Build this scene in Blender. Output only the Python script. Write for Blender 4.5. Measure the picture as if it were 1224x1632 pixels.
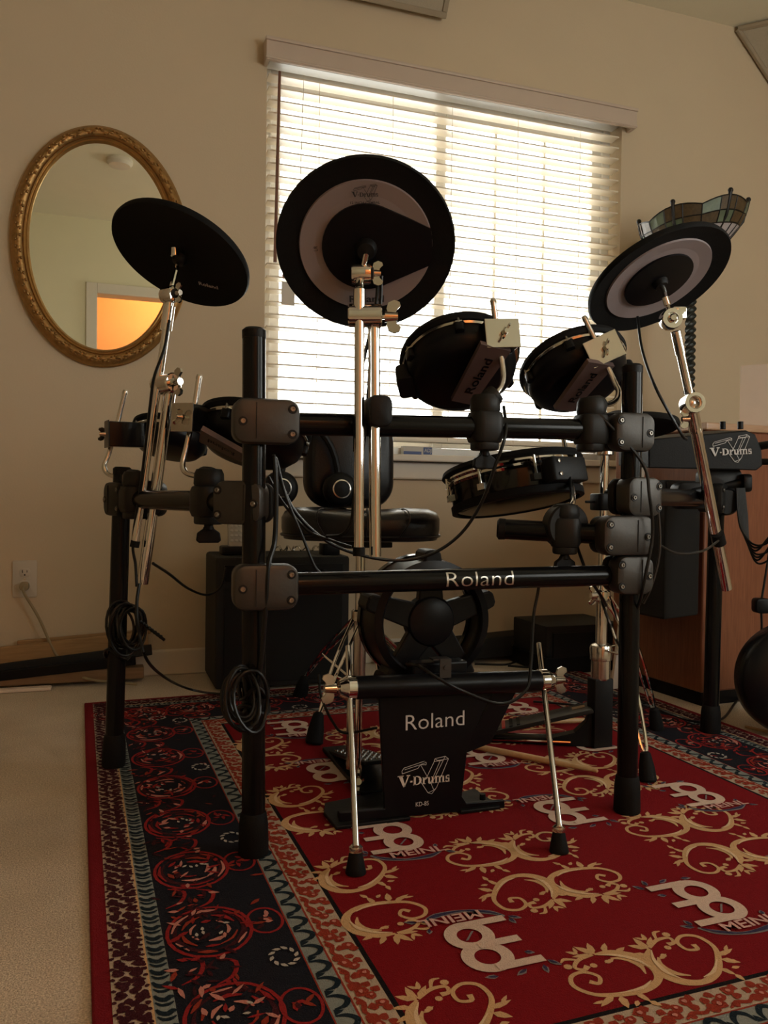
import bpy, bmesh, math, random
from mathutils import Vector, Matrix

for _o in list(bpy.data.objects):
    bpy.data.objects.remove(_o)
SC = bpy.context.scene
COL = SC.collection
R = math.radians
PI = math.pi
random.seed(7)

# ------------------------------------------------------------------ camera
FPX = 1300.0                      # focal length in pixels of the 1224x1632 frame
YAW = R(19.0)                     # the room's back wall is turned 19 degrees to the picture
PITCH = math.atan(26 / 1300.0)    # looking slightly down
ROLL = 0.013
CAMZ = 0.60
_fw0 = Vector((math.sin(YAW), math.cos(YAW), 0)); _r0 = Vector((math.cos(YAW), -math.sin(YAW), 0))
FW = _fw0 * math.cos(PITCH) - Vector((0, 0, 1)) * math.sin(PITCH)
_u1 = _r0.cross(FW)
RT = _r0 * math.cos(ROLL) + _u1 * math.sin(ROLL)
UP = RT.cross(FW)
CAMP = Vector((0, 0, CAMZ))
cam_d = bpy.data.cameras.new('camera')
cam = bpy.data.objects.new('camera', cam_d); COL.objects.link(cam)
cam_d.sensor_fit = 'VERTICAL'; cam_d.sensor_height = 36.0
cam_d.lens = 36.0 * FPX / 1632.0
cam_d.clip_start = 0.02
cam.matrix_world = Matrix(((RT.x, UP.x, -FW.x, CAMP.x), (RT.y, UP.y, -FW.y, CAMP.y), (RT.z, UP.z, -FW.z, CAMP.z), (0, 0, 0, 1)))
SC.camera = cam

# ------------------------------------------------------------------ world, exposure
SC.view_settings.view_transform = 'Standard'
SC.view_settings.look = 'None'
SC.view_settings.gamma = 1.0
SC.view_settings.use_curve_mapping = False
SC.view_settings.exposure = -0.14
w = bpy.data.worlds.new('sky'); SC.world = w; w.use_nodes = True
wn = w.node_tree.nodes; wl = w.node_tree.links
bg = wn['Background']; bg.inputs['Color'].default_value = (1.0, 0.97, 0.92, 1); bg.inputs['Strength'].default_value = 9.6
# sky portals: they only steer the sampling of the daylight that enters through the two windows
def portal(loc, rot, sx, sy):
    d = bpy.data.lights.new('window_portal', 'AREA'); d.shape = 'RECTANGLE'; d.size = sx; d.size_y = sy
    d.cycles.is_portal = True
    o = bpy.data.objects.new('window_portal', d); COL.objects.link(o); o.location = loc; o.rotation_euler = rot

# ------------------------------------------------------------------ room numbers
WY = 2.77          # back (window) wall
RX = 3.06          # right wall
LX = -1.70         # left wall
FY = -0.75         # wall behind the camera
CZ = 2.56          # ceiling
WX0, WX1, WZ0, WZ1 = 0.515, 1.925, 0.748, 2.095      # window opening
SX0, SX1, SZ0, SZ1 = 1.64, 2.95, 0.80, 2.06          # second window, in the wall behind the camera
TY0, TY1, TZ0, TZ1 = -0.50, 0.70, 0.80, 2.00         # unseen third opening, added in the right wall for fill daylight
DX0, DX1, DZ = -0.05, 0.80, 2.03                     # doorway behind the camera
portal((1.22, WY + .13, 1.41), (R(-90), 0, 0), 1.41, 1.33)
portal(((SX0 + SX1) / 2, FY - .13, (SZ0 + SZ1) / 2), (R(90), 0, 0), SX1 - SX0, SZ1 - SZ0)
portal((RX + .13, (TY0 + TY1) / 2, (TZ0 + TZ1) / 2), (0, R(90), 0), TZ1 - TZ0, TY1 - TY0)

def ray(px, py):
    return FW + RT * ((px - 612) / FPX) - UP * ((py - 816) / FPX)
def at(px, py, d):
    return CAMP + ray(px, py) * d
def on_floor(px, py, z=0.0):
    r = ray(px, py); return CAMP + r * ((z - CAMZ) / r.z)
def on_y(px, py, y):
    r = ray(px, py); return CAMP + r * (y / r.y)
def on_plane(px, py, p, q):
    """point of the view ray on the vertical plane through p and q"""
    n = Vector((-(q.y - p.y), q.x - p.x, 0)); r = ray(px, py)
    return CAMP + r * ((p - CAMP).dot(n) / r.dot(n))
def depth(p):
    return (Vector(p) - CAMP).dot(FW)

# ------------------------------------------------------------------ materials
MATS = {}
def mat(name, col, rough=0.5, metal=0.0, var=0.06, scale=30.0, bump=0.0, bscale=None, coat=0.0, trans=0.0, spec=None):
    m = bpy.data.materials.new(name); m.use_nodes = True
    nt = m.node_tree; n = nt.nodes; l = nt.links
    b = n['Principled BSDF']
    b.inputs['Roughness'].default_value = rough; b.inputs['Metallic'].default_value = metal
    if coat: b.inputs['Coat Weight'].default_value = coat; b.inputs['Coat Roughness'].default_value = .08
    if spec is not None: b.inputs['Specular IOR Level'].default_value = spec
    tc = n.new('ShaderNodeTexCoord')
    nz = n.new('ShaderNodeTexNoise'); nz.inputs['Scale'].default_value = scale; nz.inputs['Detail'].default_value = 4
    l.new(tc.outputs['Object'], nz.inputs['Vector'])
    mx = n.new('ShaderNodeMix'); mx.data_type = 'RGBA'
    mx.inputs['A'].default_value = (*[max(0, c * (1 - var)) for c in col], 1)
    mx.inputs['B'].default_value = (*[min(1, c * (1 + var)) for c in col], 1)
    l.new(nz.outputs['Fac'], mx.inputs['Factor']); l.new(mx.outputs['Result'], b.inputs['Base Color'])
    if bump:
        bn = n.new('ShaderNodeTexNoise'); bn.inputs['Scale'].default_value = bscale or scale * 4; bn.inputs['Detail'].default_value = 3
        l.new(tc.outputs['Object'], bn.inputs['Vector'])
        bp = n.new('ShaderNodeBump'); bp.inputs['Strength'].default_value = bump; bp.inputs['Distance'].default_value = .004
        l.new(bn.outputs['Fac'], bp.inputs['Height']); l.new(bp.outputs['Normal'], b.inputs['Normal'])
    if trans:
        tr = n.new('ShaderNodeBsdfTransparent'); ms = n.new('ShaderNodeMixShader'); ms.inputs[0].default_value = trans
        l.new(b.outputs[0], ms.inputs[1]); l.new(tr.outputs[0], ms.inputs[2]); l.new(ms.outputs[0], n['Material Output'].inputs[0])
    MATS[name] = m
    return m

def wood(name, c0, c1, rough=.45, sc=(3, 3, 40), coat=0.0):
    m = mat(name, c0, rough, coat=coat)
    nt = m.node_tree; n = nt.nodes; l = nt.links
    b = n['Principled BSDF']
    tc = n.new('ShaderNodeTexCoord'); mp = n.new('ShaderNodeMapping'); mp.inputs['Scale'].default_value = sc
    nz = n.new('ShaderNodeTexNoise'); nz.inputs['Scale'].default_value = 4; nz.inputs['Detail'].default_value = 6; nz.inputs['Distortion'].default_value = .6
    cr = n.new('ShaderNodeValToRGB')
    cr.color_ramp.elements[0].position = .3; cr.color_ramp.elements[0].color = (*c0, 1)
    cr.color_ramp.elements[1].position = .7; cr.color_ramp.elements[1].color = (*c1, 1)
    l.new(tc.outputs['Object'], mp.inputs['Vector']); l.new(mp.outputs[0], nz.inputs['Vector']); l.new(nz.outputs['Fac'], cr.inputs[0])
    l.new(cr.outputs[0], b.inputs['Base Color'])
    return m

mat('wall', (.66, .535, .375), .85, var=.03, scale=6, bump=.12, bscale=160)
mat('wall_brightened', (.82, .75, .53), .85, var=.03, scale=6, bump=.12, bscale=160)  # wall paint lightened so this wall looks better lit in the mirror
mat('ceiling', (.84, .79, .63), .9, var=.03, scale=6, bump=.2, bscale=120)
mat('carpet', (.62, .51, .375), .95, var=.22, scale=9, bump=1.0, bscale=420)
mat('trim', (.74, .66, .55), .45, var=.03)
mat('vinyl_white', (.80, .77, .72), .35, var=.02)
mat('slat', (.88, .78, .62), .4, var=.04, scale=12)
mat('valance', (.62, .50, .41), .45, var=.05, scale=12)
mat('black_tube', (.005, .005, .0055), .20, var=.2, scale=60, spec=.22)
mat('black_gloss', (.005, .005, .006), .12, var=.2, spec=.45)
mat('black_shell', (.005, .005, .0065), .32, var=.2, scale=50, spec=.2)
mat('rubber', (.008, .008, .0085), .7, var=.25, scale=90, bump=.15, spec=.15)
mat('plastic', (.007, .007, .0075), .45, var=.2, scale=70, bump=.08, spec=.2)
mat('chrome', (.80, .79, .77), .05, 1.0, var=.02)
mat('chrome_soft', (.70, .68, .64), .2, 1.0, var=.04)
mat('nickel', (.62, .60, .55), .14, 1.0, var=.04)
mat('strip_metal', (.13, .085, .08), .4, .3, var=.2)
mat('clamp_metal', (.060, .055, .050), .40, .5, var=.15, scale=40, bump=.06, spec=.4)
mat('bolt_steel', (.30, .28, .25), .38, 1.0, var=.1)
mat('clamp_dark', (.016, .0155, .015), .45, .1, var=.2, scale=40, spec=.25)
mat('cymbal_ring', (.30, .25, .255), .45, var=.04, spec=.3)
mat('print_light', (.62, .60, .58), .5, var=.02)
mat('print_pale', (.70, .62, .55), .5, var=.03)
mat('print_dark', (.03, .028, .03), .5)
mat('silver_print', (.70, .68, .64), .28, .9, var=.02)
mat('leather', (.006, .0065, .009), .28, var=.3, scale=120, bump=.12, bscale=300, spec=.4)
mat('cable', (.005, .005, .005), .35, var=.2, spec=.35)
mat('cord_tan', (.34, .26, .15), .6, var=.1)
mat('tolex', (.009, .009, .009), .7, var=.3, scale=200, bump=.5, bscale=500)
mat('grille', (.006, .006, .006), .9, var=.6, scale=500, bump=.6, bscale=700)
mat('mesh_head', (.03, .025, .02), .8, var=.3, scale=400, trans=.85)
mat('head_skin', (.03, .03, .033), .7, var=.3, scale=300)
mat('outlet_white', (.62, .56, .47), .4, var=.02)
mat('slot', (.01, .008, .007), .8)
mat('phone_silver', (.50, .48, .44), .4, .3, var=.03)
mat('phone_key', (.62, .60, .55), .5, var=.02)
mat('glass_amber', (.085, .055, .025), .45, var=.6, scale=120)
mat('glass_green', (.12, .16, .10), .4, var=.5, scale=40)
mat('glass_lilac', (.50, .47, .50), .25, var=.15, scale=60)
mat('lead', (.012, .010, .009), .45, .3, var=.2)
mat('pole_twist', (.030, .034, .032), .4, .5, var=.3)
mat('fabric_panel', (.46, .40, .30), .9, var=.1, scale=200, bump=.4, bscale=500)
mat('panel_frame', (.36, .29, .20), .7, var=.06)
mat('cardboard', (.82, .68, .57), .8, var=.05, scale=20)
mat('paper', (.75, .70, .62), .7, var=.03)
mat('blue_print', (.08, .12, .30), .5)
mat('tag_brown', (.30, .13, .07), .6)
mat('tassel_wood', (.22, .10, .07), .5)
mat('hall_paint', (.80, .50, .28), .8, var=.03)
mat('red_plastic', (.45, .03, .03), .4)
wood('cabinet_wood', (.20, .068, .030), (.29, .105, .050), .42, (40, 40, 3))
wood('cabinet_top', (.45, .27, .16), (.56, .35, .22), .35, (3, 40, 40), .2)
wood('plank_light', (.30, .17, .07), (.42, .25, .11), .5, (3, 40, 40))
wood('plank_mid', (.20, .11, .05), (.28, .16, .08), .5, (3, 40, 40))
wood('hickory', (.55, .33, .15), (.66, .42, .21), .4, (20, 20, 20), .2)
# gilded frame, mirror and window glass
mat('gilt', (.42, .24, .085), .38, .75, var=.45, scale=60, bump=.35, bscale=130)
mat('gilt_smooth', (.50, .30, .11), .3, .8, var=.25, scale=40)
mat('mirror', (.96, .96, .85), .01, 1.0, var=.0)
def glass_mat():
    m = mat('pane_glass', (1, 1, 1), .02); nt = m.node_tree; n = nt.nodes; l = nt.links
    tr = n.new('ShaderNodeBsdfTransparent'); tr.inputs[0].default_value = (.93, .95, .94, 1)
    gl = n.new('ShaderNodeBsdfGlossy'); gl.inputs['Roughness'].default_value = .02
    fr = n.new('ShaderNodeFresnel'); fr.inputs[0].default_value = 1.45
    ms = n.new('ShaderNodeMixShader'); l.new(fr.outputs[0], ms.inputs[0]); l.new(tr.outputs[0], ms.inputs[1]); l.new(gl.outputs[0], ms.inputs[2])
    l.new(ms.outputs[0], n['Material Output'].inputs[0])
glass_mat()
# carpet: fine speckled pile over broad trodden patches
def carpet_mat():
    m = MATS['carpet']; nt = m.node_tree; n = nt.nodes; l = nt.links; b = n['Principled BSDF']; b.inputs['Specular IOR Level'].default_value = .1
    tc = n.new('ShaderNodeTexCoord')
    def nz(s, d):
        x = n.new('ShaderNodeTexNoise'); x.inputs['Scale'].default_value = s; x.inputs['Detail'].default_value = d; l.new(tc.outputs['Object'], x.inputs['Vector']); return x
    fine = nz(330, 2); big = nz(3.2, 5)
    r1 = n.new('ShaderNodeValToRGB'); r1.color_ramp.elements[0].position = .32; r1.color_ramp.elements[0].color = (.60, .49, .37, 1); r1.color_ramp.elements[1].position = .66; r1.color_ramp.elements[1].color = (.96, .83, .67, 1)
    r2 = n.new('ShaderNodeValToRGB'); r2.color_ramp.elements[0].position = .35; r2.color_ramp.elements[0].color = (.80, .78, .76, 1); r2.color_ramp.elements[1].position = .65; r2.color_ramp.elements[1].color = (1, 1, 1, 1)
    mx = n.new('ShaderNodeMix'); mx.data_type = 'RGBA'; mx.blend_type = 'MULTIPLY'; mx.inputs['Factor'].default_value = 1
    l.new(fine.outputs['Fac'], r1.inputs[0]); l.new(big.outputs['Fac'], r2.inputs[0]); l.new(r1.outputs[0], mx.inputs['A']); l.new(r2.outputs[0], mx.inputs['B']); l.new(mx.outputs['Result'], b.inputs['Base Color'])
carpet_mat()
# rug colours
for nm, c in dict(rug_red=(.215, .006, .011), rug_hem=(.20, .009, .016), rug_cream=(.50, .40, .31), rug_blue=(.25, .28, .27), rug_navy=(.012, .013, .022),
                  rug_maroon=(.055, .010, .016), rug_teal=(.012, .022, .032), rug_gold=(.66, .42, .22), rug_goldlight=(.80, .60, .38), rug_logo=(.72, .55, .46), rug_lettering=(.70, .42, .38), rug_pink=(.58, .24, .20),
                  rug_scarlet=(.30, .020, .022), rug_rust=(.30, .040, .022), rug_black=(.010, .008, .010), rug_white=(.50, .46, .42), rug_indigo=(.05, .045, .10), rug_grey=(.25, .23, .24)).items():
    mat(nm, c, .95, var=.16, scale=160, bump=.5, bscale=500, spec=.15)

# ------------------------------------------------------------------ mesh builder
def frame(o, z, xh=Vector((1, 0, 0))):
    z = Vector(z).normalized(); x = Vector(xh); x = x - z * x.dot(z)
    if x.length < 1e-6: x = z.orthogonal()
    x.normalize(); y = z.cross(x)
    return Matrix(((x.x, y.x, z.x, o[0]), (x.y, y.y, z.y, o[1]), (x.z, y.z, z.z, o[2]), (0, 0, 0, 1)))
def T(x, y, z): return Matrix.Translation((x, y, z))

class MB:
    def __init__(s): s.v = []; s.f = []; s.mi = []
    def add(s, vs, fs, M=None, mi=0):
        k = len(s.v)
        s.v += [(M @ Vector(p)) if M is not None else Vector(p) for p in vs]
        s.f += [tuple(k + i for i in f) for f in fs]; s.mi += [mi] * len(fs); return s
    def box(s, c, d, M=None, mi=0):
        x, y, z = c; a, b, e = d[0] / 2, d[1] / 2, d[2] / 2
        vs = [(x + i * a, y + j * b, z + k * e) for k in (-1, 1) for j in (-1, 1) for i in (-1, 1)]
        return s.add(vs, [(0, 2, 3, 1), (4, 5, 7, 6), (0, 1, 5, 4), (2, 6, 7, 3), (0, 4, 6, 2), (1, 3, 7, 5)], M, mi)
    def rbox(s, c, d, r, M=None, n=4, mi=0, r2=None):
        """box rounded in its own xy outline, with softened rims"""
        a, b, e = d[0] / 2, d[1] / 2, d[2] / 2; r = min(r, a * .98, b * .98)
        def out(k):
            o = []
            for (sx, sy, a0) in ((1, 1, 0), (-1, 1, 90), (-1, -1, 180), (1, -1, 270)):
                for i in range(n + 1):
                    t = R(a0 + 90 * i / n); q = max(r - k, 1e-4)
                    o.append((c[0] + sx * (a - r) + q * math.cos(t), c[1] + sy * (b - r) + q * math.sin(t)))
            return o
        q = r2 if r2 is not None else min(r, e) * .35
        L = [(q, -e), (q * .3, -e + q * .3), (0, -e + q), (0, e - q), (q * .3, e - q * .3), (q, e)]
        vs = []; m = 4 * (n + 1)
        for k, z in L: vs += [(x, y, c[2] + z) for x, y in out(k)]
        fs = [(i * m + j, i * m + (j + 1) % m, (i + 1) * m + (j + 1) % m, (i + 1) * m + j) for i in range(len(L) - 1) for j in range(m)]
        fs += [tuple(range(m - 1, -1, -1)), tuple((len(L) - 1) * m + j for j in range(m))]
        return s.add(vs, fs, M, mi)
    def tube(s, pts, r, n=10, caps=True, M=None, mi=0, closed=False):
        pts = [Vector(p) for p in pts]; N = len(pts)
        rs = r if isinstance(r, (list, tuple)) else [r] * N
        vs = []; prev = None
        for i, p in enumerate(pts):
            if closed: t = pts[(i + 1) % N] - pts[i - 1]
            else: t = pts[min(i + 1, N - 1)] - pts[max(i - 1, 0)]
            if t.length < 1e-9: t = Vector((0, 0, 1))
            t.normalize()
            if prev is None: x = t.orthogonal().normalized()
            else:
                x = prev - t * prev.dot(t)
                x = x.normalized() if x.length > 1e-6 else t.orthogonal().normalized()
            prev = x; y = t.cross(x)
            vs += [p + (x * math.cos(2 * PI * j / n) + y * math.sin(2 * PI * j / n)) * rs[i] for j in range(n)]
        E = N if closed else N - 1
        fs = [(i * n + j, i * n + (j + 1) % n, ((i + 1) % N) * n + (j + 1) % n, ((i + 1) % N) * n + j) for i in range(E) for j in range(n)]
        if caps and not closed: fs += [tuple(range(n - 1, -1, -1)), tuple((N - 1) * n + j for j in range(n))]
        return s.add(vs, fs, M, mi)
    def cyl(s, p, q, r, r2=None, n=16, M=None, mi=0):
        return s.tube([p, q], [r, r if r2 is None else r2], n, True, M, mi)
    def lathe(s, prof, n=32, M=None, mi=0, sx=1.0, sy=1.0):
        vs = []; N = len(prof)
        for (r, z) in prof: vs += [(r * math.cos(2 * PI * j / n) * sx, r * math.sin(2 * PI * j / n) * sy, z) for j in range(n)]
        fs = [(i * n + j, i * n + (j + 1) % n, (i + 1) * n + (j + 1) % n, (i + 1) * n + j) for i in range(N - 1) for j in range(n)]
        if prof[0][0] > 1e-5: fs.append(tuple(range(n - 1, -1, -1)))
        if prof[-1][0] > 1e-5: fs.append(tuple((N - 1) * n + j for j in range(n)))
        return s.add(vs, fs, M, mi)
    def ring(s, prof, n=48, M=None, mi=0, sx=1.0, sy=1.0):
        """closed profile turned round the axis (a hoop)"""
        vs = []; N = len(prof)
        for (r, z) in prof: vs += [(r * math.cos(2 * PI * j / n) * sx, r * math.sin(2 * PI * j / n) * sy, z) for j in range(n)]
        fs = [(i * n + j, i * n + (j + 1) % n, ((i + 1) % N) * n + (j + 1) % n, ((i + 1) % N) * n + j) for i in range(N) for j in range(n)]
        return s.add(vs, fs, M, mi)
    def prism(s, poly, z0, z1, M=None, mi=0):
        n = len(poly); vs = [(x, y, z0) for x, y in poly] + [(x, y, z1) for x, y in poly]
        fs = [tuple(range(n - 1, -1, -1)), tuple(range(n, 2 * n))] + [(i, (i + 1) % n, n + (i + 1) % n, n + i) for i in range(n)]
        return s.add(vs, fs, M, mi)
    def ball(s, c, r, n=14, sc=(1, 1, 1), M=None, mi=0):
        prof = [(math.sin(PI * i / (n // 2)) * r, -math.cos(PI * i / (n // 2)) * r) for i in range(n // 2 + 1)]
        B = T(*c) @ Matrix.Diagonal((*sc, 1))
        prof[0] = (1e-6, -r); prof[-1] = (1e-6, r)
        return s.lathe(prof, n, (M @ B) if M is not None else B, mi)
    def build(s, name, m, parent=None, bevel=0.0, smooth=35, label=None):
        me = bpy.data.meshes.new(name)
        lo = Vector([min(p[i] for p in s.v) for i in range(3)]); hi = Vector([max(p[i] for p in s.v) for i in range(3)])
        c = (lo + hi) / 2
        if parent is None: c.z = lo.z
        me.from_pydata([tuple(p - c) for p in s.v], [], s.f)
        for k in (m if isinstance(m, (list, tuple)) else [m]): me.materials.append(MATS[k])
        if any(s.mi): me.polygons.foreach_set('material_index', s.mi)
        me.validate(); me.update()
        o = bpy.data.objects.new(name, me); COL.objects.link(o)
        if smooth:
            me.polygons.foreach_set('use_smooth', [True] * len(me.polygons))
            try: me.set_sharp_from_angle(angle=R(smooth))
            except Exception: pass
        if bevel:
            b = o.modifiers.new('bevel', 'BEVEL'); b.width = bevel; b.segments = 2; b.limit_method = 'ANGLE'; b.angle_limit = R(40)
        o['wc'] = c
        if parent is not None:
            o.parent = parent; o.location = c - Vector(parent['wc'])
        else: o.location = c
        if label: o['label'] = label
        return o

def tag(o, label, cat=None, group=None, kind=None):
    o['label'] = label
    if cat: o['category'] = cat
    if group: o['group'] = group
    if kind: o['kind'] = kind
    return o
def struct(o, label=None):
    o['kind'] = 'structure'
    if label: o['label'] = label
    return o
def thing(name, label, cat, loc, group=None):
    o = bpy.data.objects.new(name, None); COL.objects.link(o); o.location = loc; o['wc'] = Vector(loc); o.empty_display_size = .05
    return tag(o, label, cat, group)
def share(src, name, parent, loc, rot=(0, 0, 0), scale=(1, 1, 1)):
    o = src.copy(); o.name = name; COL.objects.link(o); o.parent = parent
    c = Vector(loc); o['wc'] = c; o.location = c - (Vector(parent['wc']) if parent else Vector()); o.rotation_euler = rot; o.scale = scale
    return o
def smooth_path(pts, k=6):
    P = [Vector(p) for p in pts]; P = [P[0] * 2 - P[1]] + P + [P[-1] * 2 - P[-2]]; out = []
    for i in range(1, len(P) - 2):
        a, b, c, d = P[i - 1:i + 3]
        for j in range(k):
            t = j / k
            out.append(.5 * ((2 * b) + (c - a) * t + (2 * a - 5 * b + 4 * c - d) * t * t + (3 * b - a - 3 * c + d) * t ** 3))
    out.append(P[-2]); return out

_texts = {}
def text_mesh(s, size=1.0, off=0.0, space=1.0):
    """2D triangles of a lettering: list of verts (x, y) and faces"""
    k = (s, size, off, space)
    if k in _texts: return _texts[k]
    cu = bpy.data.curves.new('lettering', 'FONT'); cu.body = s; cu.size = size; cu.align_x = 'CENTER'; cu.align_y = 'CENTER'; cu.offset = off; cu.space_character = space
    cu.resolution_u = 3
    o = bpy.data.objects.new('lettering', cu); COL.objects.link(o)
    bpy.context.view_layer.update()
    me = bpy.data.meshes.new_from_object(o.evaluated_get(bpy.context.evaluated_depsgraph_get()))
    vs = [(v.co.x, v.co.y) for v in me.vertices]; fs = [tuple(p.vertices) for p in me.polygons]
    bpy.data.objects.remove(o); bpy.data.curves.remove(cu); bpy.data.meshes.remove(me)
    _texts[k] = (vs, fs); return vs, fs
def fit_text(s, wd, ht, off=0.0, space=1.0):
    vs, fs = text_mesh(s, 1.0, off, space)
    x0 = min(v[0] for v in vs); x1 = max(v[0] for v in vs); y0 = min(v[1] for v in vs); y1 = max(v[1] for v in vs)
    return [((v[0] - (x0 + x1) / 2) / (x1 - x0) * wd, (v[1] - (y0 + y1) / 2) / (y1 - y0) * ht) for v in vs], fs
def lettering(name, s, wd, ht, M, m, parent, off=0.0, space=1.0):
    vs, fs = fit_text(s, wd, ht, off, space)
    return MB().add([(x, y, 0) for x, y in vs], fs, M).build(name, m, parent, smooth=0)

# slab-serif capitals and minuscules for the drum maker's word mark, drawn on a unit x-height
def vdrums_word():
    """list of convex polygons, word about 7.2 wide, 1 high at x-height"""
    P = []
    def rc(x0, y0, x1, y1): P.append([(x0, y0), (x1, y0), (x1, y1), (x0, y1)])
    # V (large)
    P.append([(0, 1.5), (.55, 1.5), (1.05, .0), (.75, -.15)]); P.append([(1.45, 1.5), (1.62, 1.5), (1.0, 0), (.75, -.15)]); rc(-.15, 1.4, .75, 1.55); rc(1.2, 1.4, 1.75, 1.55)
    rc(1.75, .45, 2.1, .68)                         # hyphen
    rc(2.2, 0, 2.75, .12); rc(2.3, 0, 2.62, 1.3); rc(2.2, 1.18, 2.75, 1.3)   # D
    for i in range(8):
        a0 = R(-90 + 22.5 * i); a1 = R(-90 + 22.5 * (i + 1)); f = lambda a, r, q: (2.75 + r * math.cos(a), .65 + q * math.sin(a))
        P.append([f(a0, .75, .65), f(a1, .75, .65), f(a1, .42, .5), f(a0, .42, .5)])
    x = 3.7
    rc(x - .1, 0, x + .4, .1); rc(x, 0, x + .26, 1); rc(x - .1, .9, x + .26, 1); P.append([(x + .26, .6), (x + .6, .75), (x + .6, 1), (x + .4, 1)])
    x = 4.5
    rc(x - .1, .9, x + .26, 1); rc(x, .1, x + .26, 1); rc(x + .1, 0, x + .6, .16); rc(x + .55, 0, x + .8, 1); rc(x + .45, .9, x + .8, 1); rc(x + .55, 0, x + .92, .1)
    x = 5.6
    for k in (0, .55, 1.1): rc(x + k, 0, x + k + .25, 1); rc(x + k - .08, 0, x + k + .34, .1)
    rc(x - .1, .9, x + .25, 1); rc(x + .25, .84, x + 1.3, 1)
    x = 7.2
    rc(x, .85, x + .55, 1); rc(x, .5, x + .22, 1); rc(x, .42, x + .6, .58); rc(x + .38, 0, x + .6, .5); rc(x, 0, x + .55, .15); rc(x, .15, x + .1, .3); rc(x + .47, .7, x + .57, .85)
    return P
VDR = vdrums_word()
def vdrums(parent, M, wd, m_text='print_pale', m_line='print_light', lw=.0009):
    """word mark with the outlined folded V behind it, centred on the frame M (x right, y up)"""
    s = wd / 7.9; k = MB()
    for p in VDR: k.add([((x - 3.9) * s, (y - .6) * s, .0006) for x, y in p], [tuple(range(len(p)))], M)
    k.build('word_mark', m_text, parent, smooth=0)
    L = [[(-3.4, 1.6), (-3.1, 2.0), (.0, 2.7), (.3, 2.5), (-.6, 2.25), (-3.0, 1.75)], [(-3.4, 1.6), (-3.35, 1.2), (-1.0, 1.75), (-.6, 2.25)],
         [(.0, 2.7), (.3, 2.5), (.25, 2.15), (-.6, 2.25)], [(-.6, 2.25), (1.0, -.5), (1.5, -1.6), (.6, -1.9), (-.8, .2)], [(.6, -1.9), (1.2, -2.1), (1.9, -1.3), (1.5, -1.6)],
         [(1.9, -1.3), (3.7, 2.7), (3.2, 3.1), (1.6, 2.9), (2.0, 2.6), (3.7, 2.7)], [(1.6, 2.9), (1.5, 2.5), (2.9, 2.55), (3.2, 3.1)], [(1.0, -.5), (2.4, 2.5)], [(1.4, -.2), (2.9, 2.55)], [(1.5, 2.5), (.4, .4)]]
    k = MB()
    for pl in L:
        for a, b in zip(pl, pl[1:]):
            a = Vector((a[0] * s, a[1] * s, .0004)); b = Vector((b[0] * s, b[1] * s, .0004)); d = (b - a).normalized(); q = Vector((-d.y, d.x, 0)) * lw / 2
            k.add([a + q, a - q, b - q, b + q], [(0, 1, 2, 3)], M)
    k.build('emblem', m_line, parent, smooth=0)
def wing_nut(M, s=1.0):
    """wing nut: a boss along local z and two flared lobes"""
    k = MB().cyl((0, 0, -.004 * s), (0, 0, .014 * s), .008 * s, .006 * s, 12, M)
    lobe = [(.004, -.004), (.012, -.007), (.021, -.004), (.025, .006), (.022, .015), (.016, .017), (.010, .010), (.004, .008)]
    X = M @ Matrix.Rotation(R(90), 4, 'X')
    lobe = [(x * .92, y * .82) for x, y in lobe]
    k.prism([(x * s, y * s + .004 * s) for x, y in lobe], -.0020 * s, .0020 * s, X)
    k.prism([(-x * s, y * s + .004 * s) for x, y in lobe][::-1], -.0025 * s, .0025 * s, X)
    return k

# ================================================================== the room
TH = .16
struct(MB().box(((LX + RX) / 2, (FY + WY) / 2, -.05), (RX - LX + .6, WY - FY + .5, .10)).box((.3, FY - .75, -.05), (2.6, 1.12, .10)).build('floor', 'carpet', smooth=0), 'beige wall-to-wall carpet')
struct(MB().box(((LX + RX) / 2, (FY + WY) / 2, CZ + .05), (RX - LX + .6, WY - FY + .5, .10)).box((.3, FY - .75, CZ + .05), (2.6, 1.12, .10)).build('ceiling', 'ceiling', smooth=0))
def holed(name, axis, pos, t, a0, a1, z0, z1, h, m='wall'):
    """wall slab across `axis` with one rectangular opening h=(a, b, za, zb)"""
    k = MB()
    def b(p, q, r, s):
        if q - p < 1e-4 or s - r < 1e-4: return
        c = ((p + q) / 2, pos + t / 2, (r + s) / 2); d = (q - p, abs(t), s - r)
        if axis == 'x': c = (c[1], c[0], c[2]); d = (d[1], d[0], d[2])
        k.box(c, d)
    b(a0, h[0], z0, z1); b(h[1], a1, z0, z1); b(h[0], h[1], z0, h[2]); b(h[0], h[1], h[3], z1)
    return struct(k.build(name, m, smooth=0))
holed('wall_back', 'y', WY, TH, LX - .2, RX + .2, 0, CZ, (WX0, WX1, WZ0, WZ1))
holed('wall_right', 'x', RX, TH, FY - .12, WY, 0, CZ, (TY0, TY1, TZ0, TZ1))
def front_wall():
    k = MB(); y = FY - .06
    for p, q, r, s in ((LX - .2, DX0, 0, CZ), (DX0, DX1, DZ, CZ), (DX1, SX0, 0, CZ), (SX0, SX1, 0, SZ0), (SX0, SX1, SZ1, CZ), (SX1, RX, 0, CZ)):
        k.box(((p + q) / 2, y, (r + s) / 2), (q - p, .12, s - r))
    struct(k.build('wall_front', 'wall_brightened', smooth=0))
front_wall()
struct(MB().box((LX - .08, (FY + WY) / 2 - .6, CZ / 2), (.16, WY - FY + 1.2, CZ)).build('wall_left', 'wall', smooth=0))
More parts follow.
